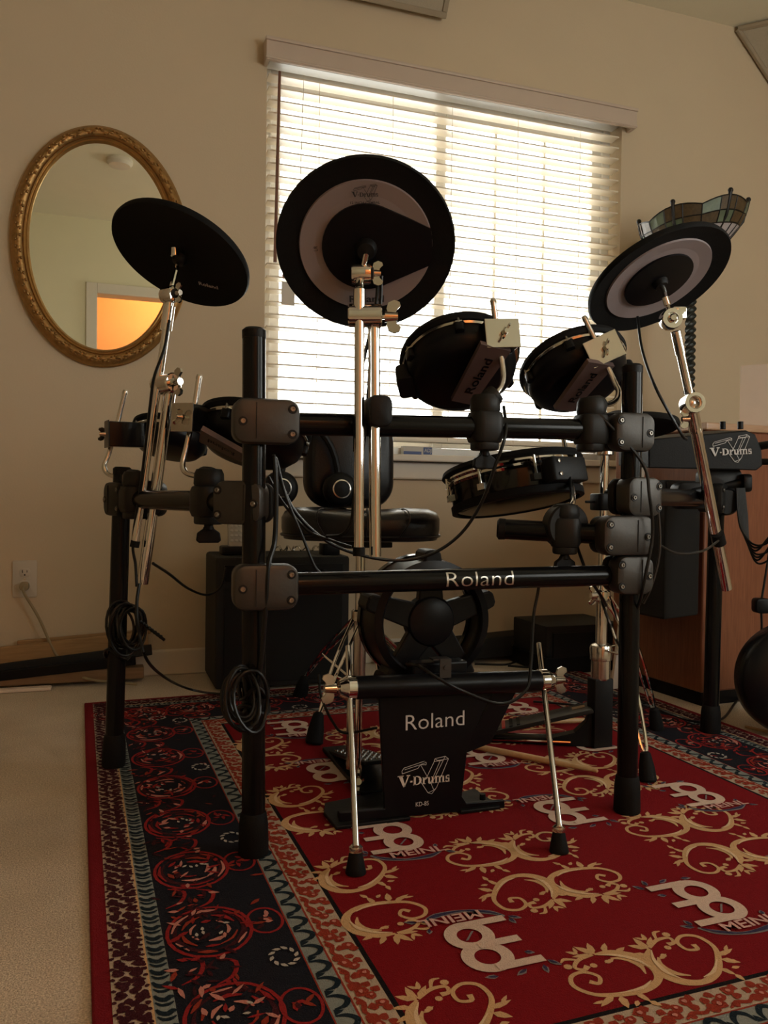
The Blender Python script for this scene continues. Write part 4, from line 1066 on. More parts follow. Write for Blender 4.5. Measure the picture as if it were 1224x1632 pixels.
# ================================================================== kick pad
def kick():
    y0 = on_floor(680, 1303, RZ).y
    def kp(px, py, dy=0.0): return on_y(px, py, y0 + dy)
    c = on_floor(680, 1303, RZ)
    t = thing('kick_pad', 'black kick drum pad on a tapered plate with two chrome spur legs', 'drum pad', c)
    M = frame((0, y0, 0), (0, -1, 0), (1, 0, 0))              # x right, y up, z to the viewer
    def xy(px, py): p = kp(px, py); return (p.x, p.z)
    out = [xy(*p) for p in ((606, 1098), (600, 1090), (866, 1080), (845, 1110), (790, 1118), (760, 1150), (742, 1185), (738, 1270), (748, 1278), (800, 1275), (803, 1289), (740, 1296), (616, 1304), (530, 1306), (527, 1292), (600, 1286), (612, 1275))]
    out = [xy(*p) for p in ((602, 1092), (612, 1288), (540, 1294), (540, 1309), (803, 1291), (803, 1274), (742, 1279), (735, 1268), (744, 1190), (752, 1170), (782, 1105), (782, 1085))]
    MB().prism([(x, max(y, RZ + .001)) for x, y in out], -.004, .004, M).build('front_plate', 'black_shell', t, bevel=.0015, smooth=0)
    st = [xy(*p) for p in ((808, 1084), (842, 1084), (790, 1190), (752, 1205), (744, 1180), (770, 1160))]
    MB().prism(st, -.030, -.022, M).build('side_strut', 'black_shell', t, smooth=0)
    # floor flanges running back
    for (a, b, dep) in ((518, 640, .13), (735, 800, .09)):
        p = on_floor(a, 1306, 0); q = on_floor(b, 1300, 0)
        fl = MB().prism([(p.x, y0 - .010), (q.x, y0 - .010), (q.x - .006, y0 + dep), (p.x + .01, y0 + dep * .8), (p.x - .004, y0 + dep * .45)], RZ + .002, RZ + .009).build('floor_flange', 'plastic', t, bevel=.002, smooth=0)
        MB().cyl(((p.x + .02) if a < 600 else q.x - .018, y0 + .03, RZ + .008), ((p.x + .02) if a < 600 else q.x - .018, y0 + .03, RZ + .020), .006, n=10).build('spike_screw', 'plastic', fl)
    zt = kp(700, 1088).z; yt = y0 - .012
    # cross tube with bright ends
    a = on_y(566, 1096, yt); b = on_y(858, 1085, yt)
    ax = (b - a).normalized()
    MB().cyl(a, b, .0205, n=28).build('cross_tube', 'black_shell', t)
    for p, s, pxr in ((a, -1, (548, 1032, 567, 1362)), (b, 1, (853, 1026, 888, 1326))):
        MB().lathe([(.0205, 0), (.0222, .002), (.0222, .016), (.0205, .018), (.014, .030), (1e-5, .031)], 28, frame(p, ax * s)).build('end_cap', 'chrome', t)
        MB().cyl(p + ax * s * .028, p + ax * s * .048, .0045, n=10).build('spur_screw', 'chrome', t)
        wing_nut(frame(p + ax * s * .040, ax * s, (0, 0, 1)), 1.15).build('wing_nut', 'nickel', t)
        # spur leg
        ft = on_floor(567, 1393, RZ) if s < 0 else on_floor(891, 1359, RZ)
        pc = p + ax * s * .010
        # the rod runs from the foot past the end cap and on to its top
        foot = ft + Vector((0, 0, .044)); d = (pc - foot).normalized()
        r = ray(pxr[0], pxr[1]); ztop = None
        k = 0.0; best = None
        for i in range(200):
            q = foot + d * (.15 + i * .0025); v = q - CAMP; py = 816 - FPX * v.dot(UP) / v.dot(FW)
            if py < pxr[1]: best = q; break
        topq = best or pc + d * .06
        lg = MB().cyl(foot, topq, .0052, n=14).build('spur_leg', 'chrome', t)
        Mf = frame(ft, (d + Vector((0, 0, 3))).normalized())
        MB().lathe([(.0155, 0), (.0165, .003), (.0150, .010), (.0110, .030), (.0098, .034), (1e-5, .034)], 20, Mf).build('rubber_foot', 'rubber', lg)
        MB().lathe([(.0105, .033), (.0115, .036), (.0110, .041), (.0062, .045)], 16, Mf).build('foot_nut', 'chrome_soft', lg)
    # ring frame with five spokes, mesh head behind
    yc = y0 + .055; c0 = on_y(686, 990, yc); Rk = .117
    Mk = frame(c0, (0, -1, 0), (1, 0, 0))
    MB().ring([(Rk * .84, -.006), (Rk * .84, .010), (Rk * .88, .016), (Rk, .012), (Rk * 1.02, -.010), (Rk * 1.02, -.060), (Rk * .97, -.062), (Rk * .95, -.010)], 64, Mk).build('ring_frame', 'black_shell', t, smooth=40)
    MB().ring([(Rk * .93, -.060), (Rk * 1.05, -.060), (Rk * 1.06, -.074), (Rk * .95, -.078)], 64, Mk).build('hoop', 'black_gloss', t)
    MB().lathe([(Rk * .96, -.070), (1e-5, -.070)], 48, Mk).build('mesh_head', 'mesh_head', t, smooth=0)
    for i in range(5):
        an = R(90 + 72 * i); Q = Mk @ Matrix.Rotation(an, 4, 'Z')
        MB().prism([(Rk * .28, -.026), (Rk * .90, -.020), (Rk * .90, .020), (Rk * .28, .026)], -.016, .004, Q).build('spoke', 'black_shell', t, bevel=.003, smooth=0)
        MB().prism([(Rk * .90, -.020), (Rk * 1.12, -.016), (Rk * 1.17, -.008), (Rk * 1.17, .010), (Rk * 1.12, .016), (Rk * .90, .020)], -.045, .012, Q).build('lug', 'plastic', t, bevel=.004, smooth=0)
    MB().lathe([(Rk * .42, -.020), (Rk * .42, .002), (Rk * .38, .008), (Rk * .20, .014), (1e-5, .014)], 40, Mk).build('hub', 'black_shell', t)
    # neck between the ring and the plate, small angle bracket
    MB().box((c0.x, y0 + .020, zt + .012), (.110, .036, .05)).build('neck', 'black_shell', t, bevel=.004, smooth=0)
    bp = on_y(705, 1062, y0 - .030)
    MB().box((bp.x, bp.y + .012, bp.z + .012), (.034, .020, .003)).box((bp.x + .006, bp.y, bp.z - .004), (.022, .003, .034)).cyl((bp.x + .006, bp.y - .004, bp.z - .002), (bp.x + .006, bp.y, bp.z - .002), .004, n=10).build('angle_bracket', 'clamp_metal', t)
    # lettering on the plate
    f = y0 / 1.0
    sc = depth(kp(690, 1150)) / FPX
    P = kp(694, 1148, -.0050); lettering('lettering', 'Roland', 98 * sc * 1.03, 24 * sc, frame(P, (0, -1, 0), (1, 0, .0)) @ Matrix.Rotation(R(.5), 4, 'Z'), 'print_light', t, -.006)
    P = kp(676, 1243, -.0050); vdrums(t, frame(P, (0, -1, 0), (1, 0, 0)), 88 * sc)
    P = kp(673, 1281, -.0050); lettering('lettering', 'KD-85', 22 * sc, 7 * sc, frame(P, (0, -1, 0), (1, 0, 0)), 'print_light', t, .0)
    return y0
KY = kick()

def kick_pedal():
    x0 = on_floor(600, 1290, RZ).x; c = Vector((x0 + .035, KY + .18, RZ))
    t = thing('kick_pedal', 'black and chrome kick pedal behind the kick pad plate', 'pedal', c)
    z = RZ
    MB().box((c.x, c.y + .10, z + .006), (.090, .30, .010)).build('base_plate', 'plastic', t, bevel=.002, smooth=0)
    M = T(c.x, c.y - .03, z + .060) @ Matrix.Rotation(R(-12), 4, 'X')
    fb = MB().rbox((0, .13, 0), (.078, .27, .008), .010, M, 3).build('footboard', 'clamp_dark', t)
    k = MB()
    for i in range(5):
        for j in range(8): k.cyl((-.026 + .013 * i, .02 + .030 * j, .004), (-.026 + .013 * i, .02 + .030 * j, .0065), .0045, n=8, M=M)
    k.build('grip_studs', 'nickel', fb)
    for s in (-1, 1): MB().cyl((c.x + s * .046, c.y - .03, z + .010), (c.x + s * .046, c.y - .03, z + .215), .0075, n=14).build('upright', 'chrome', t)
    MB().cyl((c.x - .062, c.y - .03, z + .215), (c.x + .062, c.y - .03, z + .215), .008, n=14).build('axle', 'chrome', t)
    MB().lathe([(.004, -.008), (.030, -.007), (.032, .0), (.030, .007), (.004, .008)], 24, frame((c.x, c.y - .03, z + .215), (1, 0, 0))).build('drive_wheel', 'plastic', t)
    MB().cyl((c.x, c.y - .03, z + .215), (c.x, c.y + .045, z + .33), .004, n=10).build('beater_shaft', 'chrome', t)
    MB().lathe([(.008, -.02), (.022, -.018), (.022, .012), (.014, .02)], 20, frame((c.x, c.y + .05, z + .335), (0, -1, .3))).build('beater', 'rubber', t)
    MB().cyl((c.x - .062, c.y - .022, z + .05), (c.x - .062, c.y - .022, z + .20), .006, .006, 10).build('spring', 'nickel', t)
    wing_nut(frame((c.x - .05, c.y - .055, z + .035), (-.5, -1, .3), (0, 0, 1)), 1.1).build('wing_nut', 'nickel', t)
kick_pedal()

# ---------------------------------------------------------------- hi-hat
def hihat():
    b = on_floor(955, 1190, RZ); d = depth(b)
    t = thing('hi_hat_stand', 'chrome hi-hat stand with a black foot pedal behind the right front post', 'stand', b)
    def P(px, py, dd=0.0): return at(px, py, d + dd)
    # black pedal frame: upright with a curved heel
    M = frame(b, (0, -1, 0), (1, 0, 0))
    MB().rbox((0, .083, 0), (.050, .166, .034), .004, M, 3).build('pedal_upright', 'plastic', t)
    heel = on_floor(762, 1180, RZ); toe = b + Vector((-.02, 0, 0)); dv = Vector((heel.x - b.x, heel.y - b.y, 0)); L = dv.length; dn = dv.normalized()
    Mh = frame(b, (-dn.y, dn.x, 0), dn)
    if (Mh @ Vector((0, 1, 0)) - b).z < 0: Mh = Mh @ Matrix.Rotation(PI, 4, 'X')
    MB().prism([(0, .002), (L, .002), (L, .014), (.11, .020), (.060, .034), (.034, .060), (.022, .10), (0, .10)], -.016, .016, Mh).build('pedal_base', 'plastic', t, bevel=.002, smooth=0)
    for s in (-.024, .024): MB().cyl((.07, .014, s), (L - .02, .012, s), .0035, n=8, M=Mh).build('radius_rod', 'chrome', t)
    Mf = Mh @ T(L - .01, .022, 0) @ Matrix.Rotation(-R(15.5), 4, 'Z')
    fb = MB().rbox((-(L - .03) / 2, 0, 0), (L - .01, .010, .074), .004, Mf, 3).build('footboard', 'clamp_dark', t)
    for i in range(5): MB().box((-.018 - .018 * i, .006, 0), (.008, .003, .062), Mf).build('grip_bar', 'red_plastic' if i == 2 else 'rubber', fb, smooth=0)
    MB().box((-L + .05, .006, 0), (.03, .003, .02), Mf).build('toe_plate', 'nickel', fb, smooth=0)
    # collars and tubes
    MB().lathe([(.020, 0), (.023, .004), (.023, .046), (.026, .048), (.027, .075), (.024, .082), (.017, .086)], 24, T(b.x, b.y, RZ + .162)).build('lower_collar', 'chrome_soft', t)
    zc = P(962, 950).z; top = P(962, 690)
    MB().cyl((b.x, b.y, RZ + .24), (b.x, b.y, zc + .02), .0135, n=20).build('lower_tube', 'chrome', t)
    MB().cyl((b.x, b.y, zc), (b.x, b.y, P(962, 720).z), .0105, n=20).build('upper_tube', 'chrome', t)
    MB().cyl((b.x, b.y, zc + .1), (b.x, b.y, P(962, 655).z), .0035, n=10).build('pull_rod', 'chrome', t)
    MB().lathe([(.014, 0), (.020, .004), (.020, .024), (.014, .028)], 20, T(b.x, b.y, zc - .012)).build('leg_collar', 'chrome', t)
    wing_nut(frame((b.x - .022, b.y - .004, zc + .004), (-1, -.2, 0), (0, 0, 1)), 1.0).build('wing_nut', 'chrome', t)
    MB().rbox((0, 0, 0), (.052, .05, .040), .010, T(b.x, b.y, P(962, 800).z), 3).cyl((b.x - .05, b.y, P(962, 800).z), (b.x - .02, b.y, P(962, 800).z), .003, n=8).build('height_clamp', 'plastic', t)
    MB().lathe([(.012, 0), (.021, .003), (.021, .010), (.013, .014), (.013, .030), (.010, .034)], 20, T(b.x, b.y, P(962, 727).z)).build('seat_cup', 'chrome_soft', t)
    # folding tripod legs with rubber feet
    hubz = zc
    for fx, fy, in ((1033, 1246), (1047, 1163)):
        ft = on_floor(fx, fy, RZ); dirv = (Vector((b.x, b.y, 0)) - Vector((ft.x, ft.y, 0))).normalized(); sid = Vector((-dirv.y, dirv.x, 0))
        foot = ft + Vector((0, 0, .05)) + dirv * .012; hb = Vector((b.x, b.y, hubz)) - dirv * .015
        mid = foot + (hb - foot) * .62 - dirv * .03
        k = MB()
        for s in (-1, 1): k.tube(smooth_path([foot, foot + (mid - foot) * .2 + sid * s * .008, mid + sid * s * .010, hb + sid * s * .012], 5), .0038, 8)
        lg = k.build('tripod_leg', 'chrome', t)
        MB().cyl(mid, Vector((b.x, b.y, RZ + .235)) - dirv * .014, .003, n=8).build('brace', 'chrome', lg)
        MB().lathe([(.016, 0), (.0185, .004), (.0165, .030), (.011, .058), (.006, .062), (1e-5, .062)], 16, frame(ft, (hb - ft) + Vector((0, 0, .5)))).build('rubber_foot', 'rubber', lg)
    # the pad itself
    c = Vector((b.x + .035, b.y, P(990, 672).z)); ax = axis_from(990, 668, .13, -.06, 1)
    ht, hM = cymbal('small hi-hat cymbal pad seen edge-on behind the right front post', c, ax, .140, ring=False)
    under_hub(ht, hM, .016)
hihat()

# ---------------------------------------------------------------- throne
def throne():
    c = on_floor(574, 1120, RZ); d = 2.13
    c = Vector(at(572, 1120, d)); c.z = RZ
    t = thing('drum_throne', 'black padded drum throne with backrest on a chrome tripod', 'stool', c)
    zs = at(572, 832, d).z; w = 246 * d / FPX
    # saddle seat: wide rounded cushion with a thigh cut-out towards the back
    M = frame((c.x, c.y, zs), (0, 0, 1), RT)
    n = 40; lv = [(-.042, .90), (-.040, .97), (-.015, 1.0), (.012, 1.0), (.028, .96), (.036, .86), (.038, .6)]
    def prof(a):
        x = math.cos(a); y = math.sin(a); ex = .62
        return (w / 2 * math.copysign(abs(x) ** ex, x), .185 * math.copysign(abs(y) ** ex, y))
    vs = []
    for z, s in lv:
        for i in range(n):
            p = prof(2 * PI * i / n); edge = 1 - abs(p[0]) / (w / 2); vs.append((p[0] * s, p[1] * s, z - (.010 * (1 - abs(p[0]) / (w / 2)) if z > .02 else 0)))
    vs.append((0, 0, .026)); N = len(lv)
    fs = [(i * n + j, i * n + (j + 1) % n, (i + 1) * n + (j + 1) % n, (i + 1) * n + j) for i in range(N - 1) for j in range(n)] + [((N - 1) * n + j, (N - 1) * n + (j + 1) % n, N * n) for j in range(n)] + [tuple(range(n - 1, -1, -1))]
    st = MB().add(vs, fs, M).build('seat', 'leather', t, smooth=60)
    MB().tube([M @ Vector((prof(2 * PI * i / n)[0] * 1.003, prof(2 * PI * i / n)[1] * 1.003, -.030)) for i in range(n)], .003, 6, closed=True).build('piping', 'leather', st)
    for sx in (-.10, .02, .12):
        MB().tube(smooth_path([M @ Vector((sx * .8, -.188, -.03)), M @ Vector((sx, -.190, .008)), M @ Vector((sx * .95, -.16, .036)), M @ Vector((sx * .7, 0, .032))], 4), .0018, 6).build('seam', 'leather', st)
    # backrest
    bc = at(556, 735, d + .20); bw = 148 * (d + .2) / FPX; bh = 150 * (d + .2) / FPX
    Mb = frame(bc, (0, -1, .05), (1, 0, 0))
    bk = MB().rbox((0, 0, 0), (bw, bh, .070), .075, Mb, 8, r2=.028).build('backrest', 'leather', t, smooth=60)
    MB().tube(smooth_path([bc + Vector((0, .035, -bh * .3)), bc + Vector((0, .06, -bh * .55)), Vector((c.x, c.y + .16, zs - .06)), Vector((c.x, c.y, zs - .055))], 5), .012, 12).build('back_bar', 'clamp_dark', t)
    MB().box((c.x, c.y, zs - .055), (.13, .13, .016)).build('seat_plate', 'clamp_dark', t, bevel=.003, smooth=0)
    # post and tripod
    MB().cyl((c.x, c.y, RZ + .10), (c.x, c.y, zs - .05), .0125, n=18).build('inner_post', 'chrome', t)
    zh = at(572, 990, d).z
    MB().cyl((c.x, c.y, RZ + .08), (c.x, c.y, zh + .02), .0165, n=18).build('outer_post', 'chrome_soft', t)
    MB().lathe([(.0165, 0), (.022, .003), (.022, .028), (.0165, .032)], 18, T(c.x, c.y, zh)).build('collar', 'chrome', t)
    feet = [on_floor(500, 1186, RZ), on_floor(478, 1112, .003), Vector((c.x + .24, c.y + .10, RZ))]
    for ft in feet:
        dv = Vector((c.x - ft.x, c.y - ft.y, 0)).normalized(); sd = Vector((-dv.y, dv.x, 0))
        foot = ft + Vector((0, 0, .06)) + dv * .02; hb = Vector((c.x, c.y, zh + .005)) - dv * .018
        k = MB()
        for s in (-1, 1): k.tube(smooth_path([foot, foot + (hb - foot) * .5 + sd * s * .010 - dv * .012, hb + sd * s * .012], 5), .0042, 8)
        lg = k.build('tripod_leg', 'chrome', t)
        m2 = foot + (hb - foot) * .42 - dv * .010
        MB().cyl(m2, Vector((c.x, c.y, RZ + .10)) - dv * .015, .0035, n=8).build('brace', 'chrome', lg)
        MB().lathe([(.019, 0), (.022, .005), (.0195, .035), (.013, .070), (.007, .076), (1e-5, .076)], 16, frame(ft, (hb - ft).normalized() + Vector((0, 0, 1.2)))).build('rubber_foot', 'rubber', lg)
    MB().lathe([(.0165, 0), (.021, .003), (.021, .022), (.0165, .025)], 18, T(c.x, c.y, RZ + .09)).build('collar', 'chrome', t)
    return t, c, zs, bc, d
TH_, thc, thz, thb, thd = throne()

def headphones():
    p = at(541, 780, thd + .12 - .005)
    t = thing('headphones', 'black headphones with a silver ringed ear cup hanging on the throne backrest', 'headphones', p)
    n = Vector((0, -1, .05)).normalized(); M = frame(p, n, (1, 0, 0))
    for k_, q in enumerate((p, p + Vector((-.165, 0, .0)))):
        Q = frame(q, n, (1, 0, 0))
        cup = MB().lathe([(.046, -.006), (.048, .0), (.046, .014), (.036, .022), (.020, .025), (1e-5, .026)], 32, Q).build('ear_cup', 'plastic', t, smooth=50)
        MB().ring([(.0225, .0235), (.0255, .0225), (.026, .0255), (.0225, .0265)], 36, Q).build('silver_ring', 'chrome_soft', cup)
    band = [(p + Vector((-.0825, 0, 0)) + Vector((.0825 * math.cos(a), .004, .165 * math.sin(a)))) for a in [R(x) for x in range(8, 173, 12)]]
    MB().tube(band, .010, 10).build('headband', 'plastic', t)
headphones()

# ---------------------------------------------------------------- sound module at the right rear post
def module():
    d = 2.02
    c = at(1126, 722, d)
    t = thing('sound_module', 'black drum sound module on the right rear post', 'sound module', c)
    # outline seen edge-on from the front: a wedge, deep to the back
    P = [(1034, 700), (1190, 686), (1204, 692), (1210, 706), (1214, 716), (1216, 742), (1206, 750), (1178, 749), (1034, 746)]
    f = [at(px, py, d) for px, py in P]; bk = [p + Vector((.03, .17, .012)) for p in f]; n = len(P)
    k = MB().add(f + bk, [tuple(range(n - 1, -1, -1)), tuple(range(n, 2 * n))] + [(i, (i + 1) % n, n + (i + 1) % n, n + i) for i in range(n)])
    k.build('case', 'plastic', t, bevel=.003, smooth=0)
    vdrums(t, frame(at(1165, 720, d - .002), -FW, RT) @ Matrix.Rotation(R(3), 4, 'Z'), 66 * d / FPX, 'print_light', 'print_light', .0011)
    for px in (1180, 1152): MB().cyl(at(px, 684, d + .05), at(px, 672, d + .05), .007, n=12).build('knob', 'plastic', t)
    MB().cyl(at(1205, 712, d + .02), at(1240, 706, d - .02), .010, n=12).build('plug', 'clamp_dark', t)
    MB().cyl(at(1205, 736, d + .02), at(1240, 736, d - .02), .008, n=12).build('plug', 'clamp_dark', t)
    MB().rbox((0, 0, 0), (.10, .07, .06), .02, frame(at(1145, 768, dD), -FW, RT), 4).build('mount_bracket', 'clamp_dark', t)
    MB().cyl(at(1150, 775, dD - .02), at(1192, 768, dD - .03), .012, n=12).rbox((0, 0, 0), (.045, .05, .022), .012, frame(at(1186, 770, dD - .03), RT, UP), 4).build('wing_knob', 'plastic', t)
    MB().lathe([(.030, -.02), (.034, -.012), (.034, .012), (.030, .018), (1e-5, .018)], 24, frame(at(1155, 800, dD - .03), -FW)).build('side_boss', 'plastic', t)
    return c
modc = module()

# ---------------------------------------------------------------- wooden cabinet with its black side speaker
def cabinet():
    c0 = on_floor(1117, 1127, 0); a = R(4)
    M = T(c0.x, c0.y, 0) @ Matrix.Rotation(a, 4, 'Z')
    W_, D_ = .40, .40; H = .822
    t = thing('wooden_cabinet', 'tall reddish brown wooden speaker cabinet in the right corner', 'cabinet', M @ Vector((W_ / 2, D_ / 2, 0)))
    MB().box((W_ / 2, D_ / 2, .02), (W_ - .02, D_ - .02, .04), M).build('plinth', 'black_shell', t, smooth=0)
    MB().box((W_ / 2, D_ / 2, .04 + (H - .06) / 2), (W_, D_, H - .06), M).build('carcass', 'cabinet_wood', t, bevel=.006, smooth=0)
    MB().box((W_ / 2, D_ / 2, H - .010), (W_ + .02, D_ + .02, .022), M).build('top', 'cabinet_top', t, bevel=.004, smooth=0)
    # black loudspeaker fixed to the side
    q = [at(1113, 982, 2.32), at(1058, 988, 2.22), at(1000, 962, 2.36)]
    z0 = q[1].z; z1 = at(1058, 765, 2.24).z
    pl = [(q[0].x, q[0].y), (q[1].x, q[1].y), (q[2].x, q[2].y), (q[2].x + .10, q[2].y + .16), (c0.x + .02, c0.y + .30)]
    MB().prism(pl[::-1], z0, z1).build('side_speaker', 'grille', t, bevel=.006, smooth=0)
    return c0, M, H
cab0, cabM, cabH = cabinet()
def carton():
    d = 2.48
    p = at(1178, 682, d); z0 = cabH + .001
    M = T(p.x, p.y, z0) @ Matrix.Rotation(R(-52), 4, 'Z')
    t = thing('cardboard_box', 'plain pale cardboard box standing on the wooden cabinet', 'box', M @ Vector((.13, .09, 0)))
    h = at(1178, 584, d).z - z0
    MB().box((.15, .09, h / 2), (.30, .18, h), M).build('carton', 'cardboard', t, bevel=.002, smooth=0)
    for s in (0, 1): MB().box((.15, .045 + .09 * s, h + .0012), (.296, .086, .0016), M).build('flap', 'cardboard', t, smooth=0)
    MB().box((.15, .09, h + .0028), (.296, .035, .0004), M).build('tape', 'paper', t, smooth=0)
carton()
def leaning_boards():
    p = at(1053, 770, 2.50)
    M = frame((p.x, p.y, .0), (0, -1, 0), (1, 0, 0))
    q = [at(1062, 690, 2.55), at(1066, 690, 2.55), at(1058, 780, 2.5), at(1048, 780, 2.5)]
    o = MB().box((0, 0, .40), (.022, .012, .80), T(1.51, 2.16, 0) @ Matrix.Rotation(R(7), 4, 'Y')).build('white_board', 'paper', smooth=0)
    tag(o, 'narrow white board standing behind the black side speaker', 'board')
    g = on_floor(1240, 1110, 0)
    o = MB().box((0, 0, .55), (.03, .30, 1.10), T(cab0.x + .46, cab0.y + .10, 0) @ Matrix.Rotation(R(6), 4, 'Y')).build('pale_panel', 'trim', smooth=0)
    tag(o, 'pale flat panel leaning beside the wooden cabinet at the right edge', 'panel')
    a = on_floor(1188, 1158, .004); b = on_floor(1250, 1172, .004); dv = (b - a).normalized()
    o = MB().tube([a, b + dv * .15], .004, 6).build('wood_strip', 'hickory'); tag(o, 'thin wooden strip on the carpet at the right edge', 'strip')
leaning_boards()
def round_cushion():
    d = 2.08; c = at(1266, 1082, d); r = c.z - .002
    t = thing('round_stool_cushion', 'round black vinyl cushion standing on edge at the right of the picture', 'cushion', (c.x, c.y, 0))
    M = frame(c, (-.35, -.93, 0), (1, 0, 0))
    MB().lathe([(1e-5, -.05), (r * .6, -.05), (r * .94, -.042), (r, -.02), (r, .02), (r * .95, .040), (r * .6, .056), (1e-5, .060)], 48, M).build('cushion', 'leather', t, smooth=60)
    MB().ring([(r * .985, -.004), (r * 1.004, -.004), (r * 1.004, .004), (r * .985, .004)], 48, M).build('piping', 'leather', t)
round_cushion()

# ---------------------------------------------------------------- stained glass floor lamp
def glass_lamp():
    d = 3.00; ax = at(1101, 500, d); z0 = at(1101, 425, d).z; x, y = ax.x, ax.y
    t = thing('stained_glass_lamp', 'floor lamp with a scalloped stained glass bowl on a twisted dark pole', 'lamp', (x, y, 0))
    # twisted pole
    k = MB(); n = 8; zz = [i * .006 for i in range(int((z0 + .02) / .006) + 1)]; vs = []
    for z in zz:
        for j in range(n):
            a = 2 * PI * j / n + z * 62; r = .0165 * (1 + .22 * math.cos(4 * (2 * PI * j / n))); vs.append((x + r * math.cos(a), y + r * math.sin(a), z + .02))
    fs = [(i * n + j, i * n + (j + 1) % n, (i + 1) * n + (j + 1) % n, (i + 1) * n + j) for i in range(len(zz) - 1) for j in range(n)]
    k.add(vs, fs).build('pole', 'pole_twist', t, smooth=60)
    MB().lathe([(.13, 0), (.135, .008), (.12, .020), (.05, .035), (.02, .055)], 32, T(x, y, 0)).build('base', 'pole_twist', t)
    # bowl: rings of glass pieces; H(a) scallops the rim
    H0 = at(1101, 406, d).z; HT = at(1101, 352, d).z
    def pt(u, v):
        """u: turns, v: 0 bottom .. 1 rim"""
        a = 2 * PI * u; sc = abs(math.sin(3 * a)); r = .085 + .105 * math.sin(v * 1.35) / math.sin(1.35); z = H0 + (HT - H0) * (v ** 1.25) * (1 + .16 * sc * (v > .6) * (v - .6) / .4)
        o_ = Vector((r * math.cos(a), r * math.sin(a), 0)); return Vector((x, y, z + .16 * o_.dot(RT))) + o_
    rows = [(0, .26, 24, 'glass_lilac'), (.26, .56, 24, 'glass_lilac'), (.56, .78, 18, None), (.78, 1.0, 18, None)]
    tone = ['glass_amber', 'glass_green', 'glass_amber']
    lead = MB()
    for ri, (v0, v1, n, m) in enumerate(rows):
        for i in range(n):
            u0 = i / n; u1 = (i + 1) / n; g = .0
            pts = []
            for uu, vv in ((u0, v0), ((u0 + u1) / 2, v0), (u1, v0), (u1, v1), ((u0 + u1) / 2, v1), (u0, v1)): pts.append(pt(uu, vv))
            ce = Vector((x, y, (H0 + HT) / 2 + .1)); inn = [p + (ce - p).normalized() * .003 for p in pts]
            k = MB().add(pts + inn, [(0, 1, 4, 5), (1, 2, 3, 4), (11, 10, 7, 6), (10, 9, 8, 7)] + [(q, (q + 1) % 6 + 0, 6 + (q + 1) % 6, 6 + q) for q in range(6)])
            mm = m or (tone[i % 3] if ri == 2 else tone[(i + 1) % 3])
            k.build('glass_piece', mm, t, smooth=0)
            lead.tube([pt(u0, v0), pt(u0, (v0 + v1) / 2), pt(u0, v1)], .0022, 6)
        lead.tube([pt(j / 48, v1) for j in range(48)], .0024, 6, closed=True)
    for i in range(6):                                        # dragonfly bodies standing up from the rim
        u = i / 6 + 1 / 12
        lead.tube([pt(u, .30), pt(u, .7), pt(u, 1.0) + Vector((0, 0, .010))], [.004, .006, .007], 8); lead.ball(pt(u, 1.0) + Vector((0, 0, .014)), .0095, 10)
    lead.build('lead_came', 'lead', t)
    MB().lathe([(.018, z0 - .01), (.030, z0 + .0), (.056, H0), (.050, H0 + .004), (1e-5, H0)], 24, T(x, y, 0)).build('holder', 'pole_twist', t)
    sw = at(1124, 440, d)
    MB().cyl((x, y, sw.z + .01), sw + Vector((.02, 0, -.006)), .003, n=8).lathe([(.002, .02), (.010, 0), (.007, -.008), (1e-5, -.010)], 10, frame(sw + Vector((.022, 0, -.008)), (-1, 0, .35))).build('switch_key', 'nickel', t)
glass_lamp()

# ---------------------------------------------------------------- amplifier, phone, coil
def amp():
    a = on_floor(332, 1098, 0); b = on_floor(498, 1100, 0)
    x0, x1 = a.x + .01, .735; y0 = 2.455; H = at(380, 888, depth((.35, y0, 0))).z
    t = thing('guitar_amplifier', 'black speaker amplifier box against the wall under the throne', 'amplifier', ((x0 + x1) / 2, y0 + .13, 0))
    MB().rbox((0, 0, 0), (x1 - x0, .26, H - .012), .012, T((x0 + x1) / 2, y0 + .13, (H - .012) / 2 + .012), 3, r2=.010).build('case', 'tolex', t)
    MB().box(((x0 + x1) / 2, y0 - .002, H * .42), (x1 - x0 - .05, .008, H * .70)).build('grille_cloth', 'grille', t, bevel=.003, smooth=0)
    MB().box(((x0 + x1) / 2, y0 - .001, H * .88), (x1 - x0 - .05, .006, H * .12)).build('control_panel', 'black_shell', t, smooth=0)
    for i in range(6): MB().cyl((x0 + .08 + i * .05, y0 - .004, H * .88), (x0 + .08 + i * .05, y0 - .018, H * .88), .009, .008, 14).build('knob', 'plastic', t)
    for sx in (x0 + .04, x1 - .04):
        for sy in (y0 + .04, y0 + .22): MB().cyl((sx, sy, 0), (sx, sy, .014), .016, n=14).build('foot', 'rubber', t)
    return x0, x1, y0, H
ax0, ax1, ay0, aH = amp()
def phone():
    p = on_y(376, 872, ay0 + .10)
    t = thing('cordless_phone', 'silver cordless phone in its charging cradle on the amplifier', 'phone', (p.x, p.y, aH))
    cr = MB().rbox((0, 0, .014), (.085, .085, .026), .018, T(p.x - .005, p.y + .005, aH), 4).build('cradle', 'plastic', t)
    M = T(p.x, p.y, aH + .022) @ Matrix.Rotation(R(-14), 4, 'X')
    hs = MB().rbox((0, .070, 0), (.048, .140, .024), .010, M @ Matrix.Rotation(R(90), 4, 'X'), 4).build('handset', 'phone_silver', t)
    MB().box((0, -.0125, .112), (.036, .0015, .026), M).build('display', 'slot', hs, smooth=0)
    for i in range(3):
        for j in range(5): MB().rbox((0, 0, 0), (.0105, .0075, .003), .003, M @ T(-.0135 + .0135 * i, -.013, .020 + .0155 * j) @ Matrix.Rotation(R(90), 4, 'X'), 2).build('key', 'phone_key', hs)
phone()
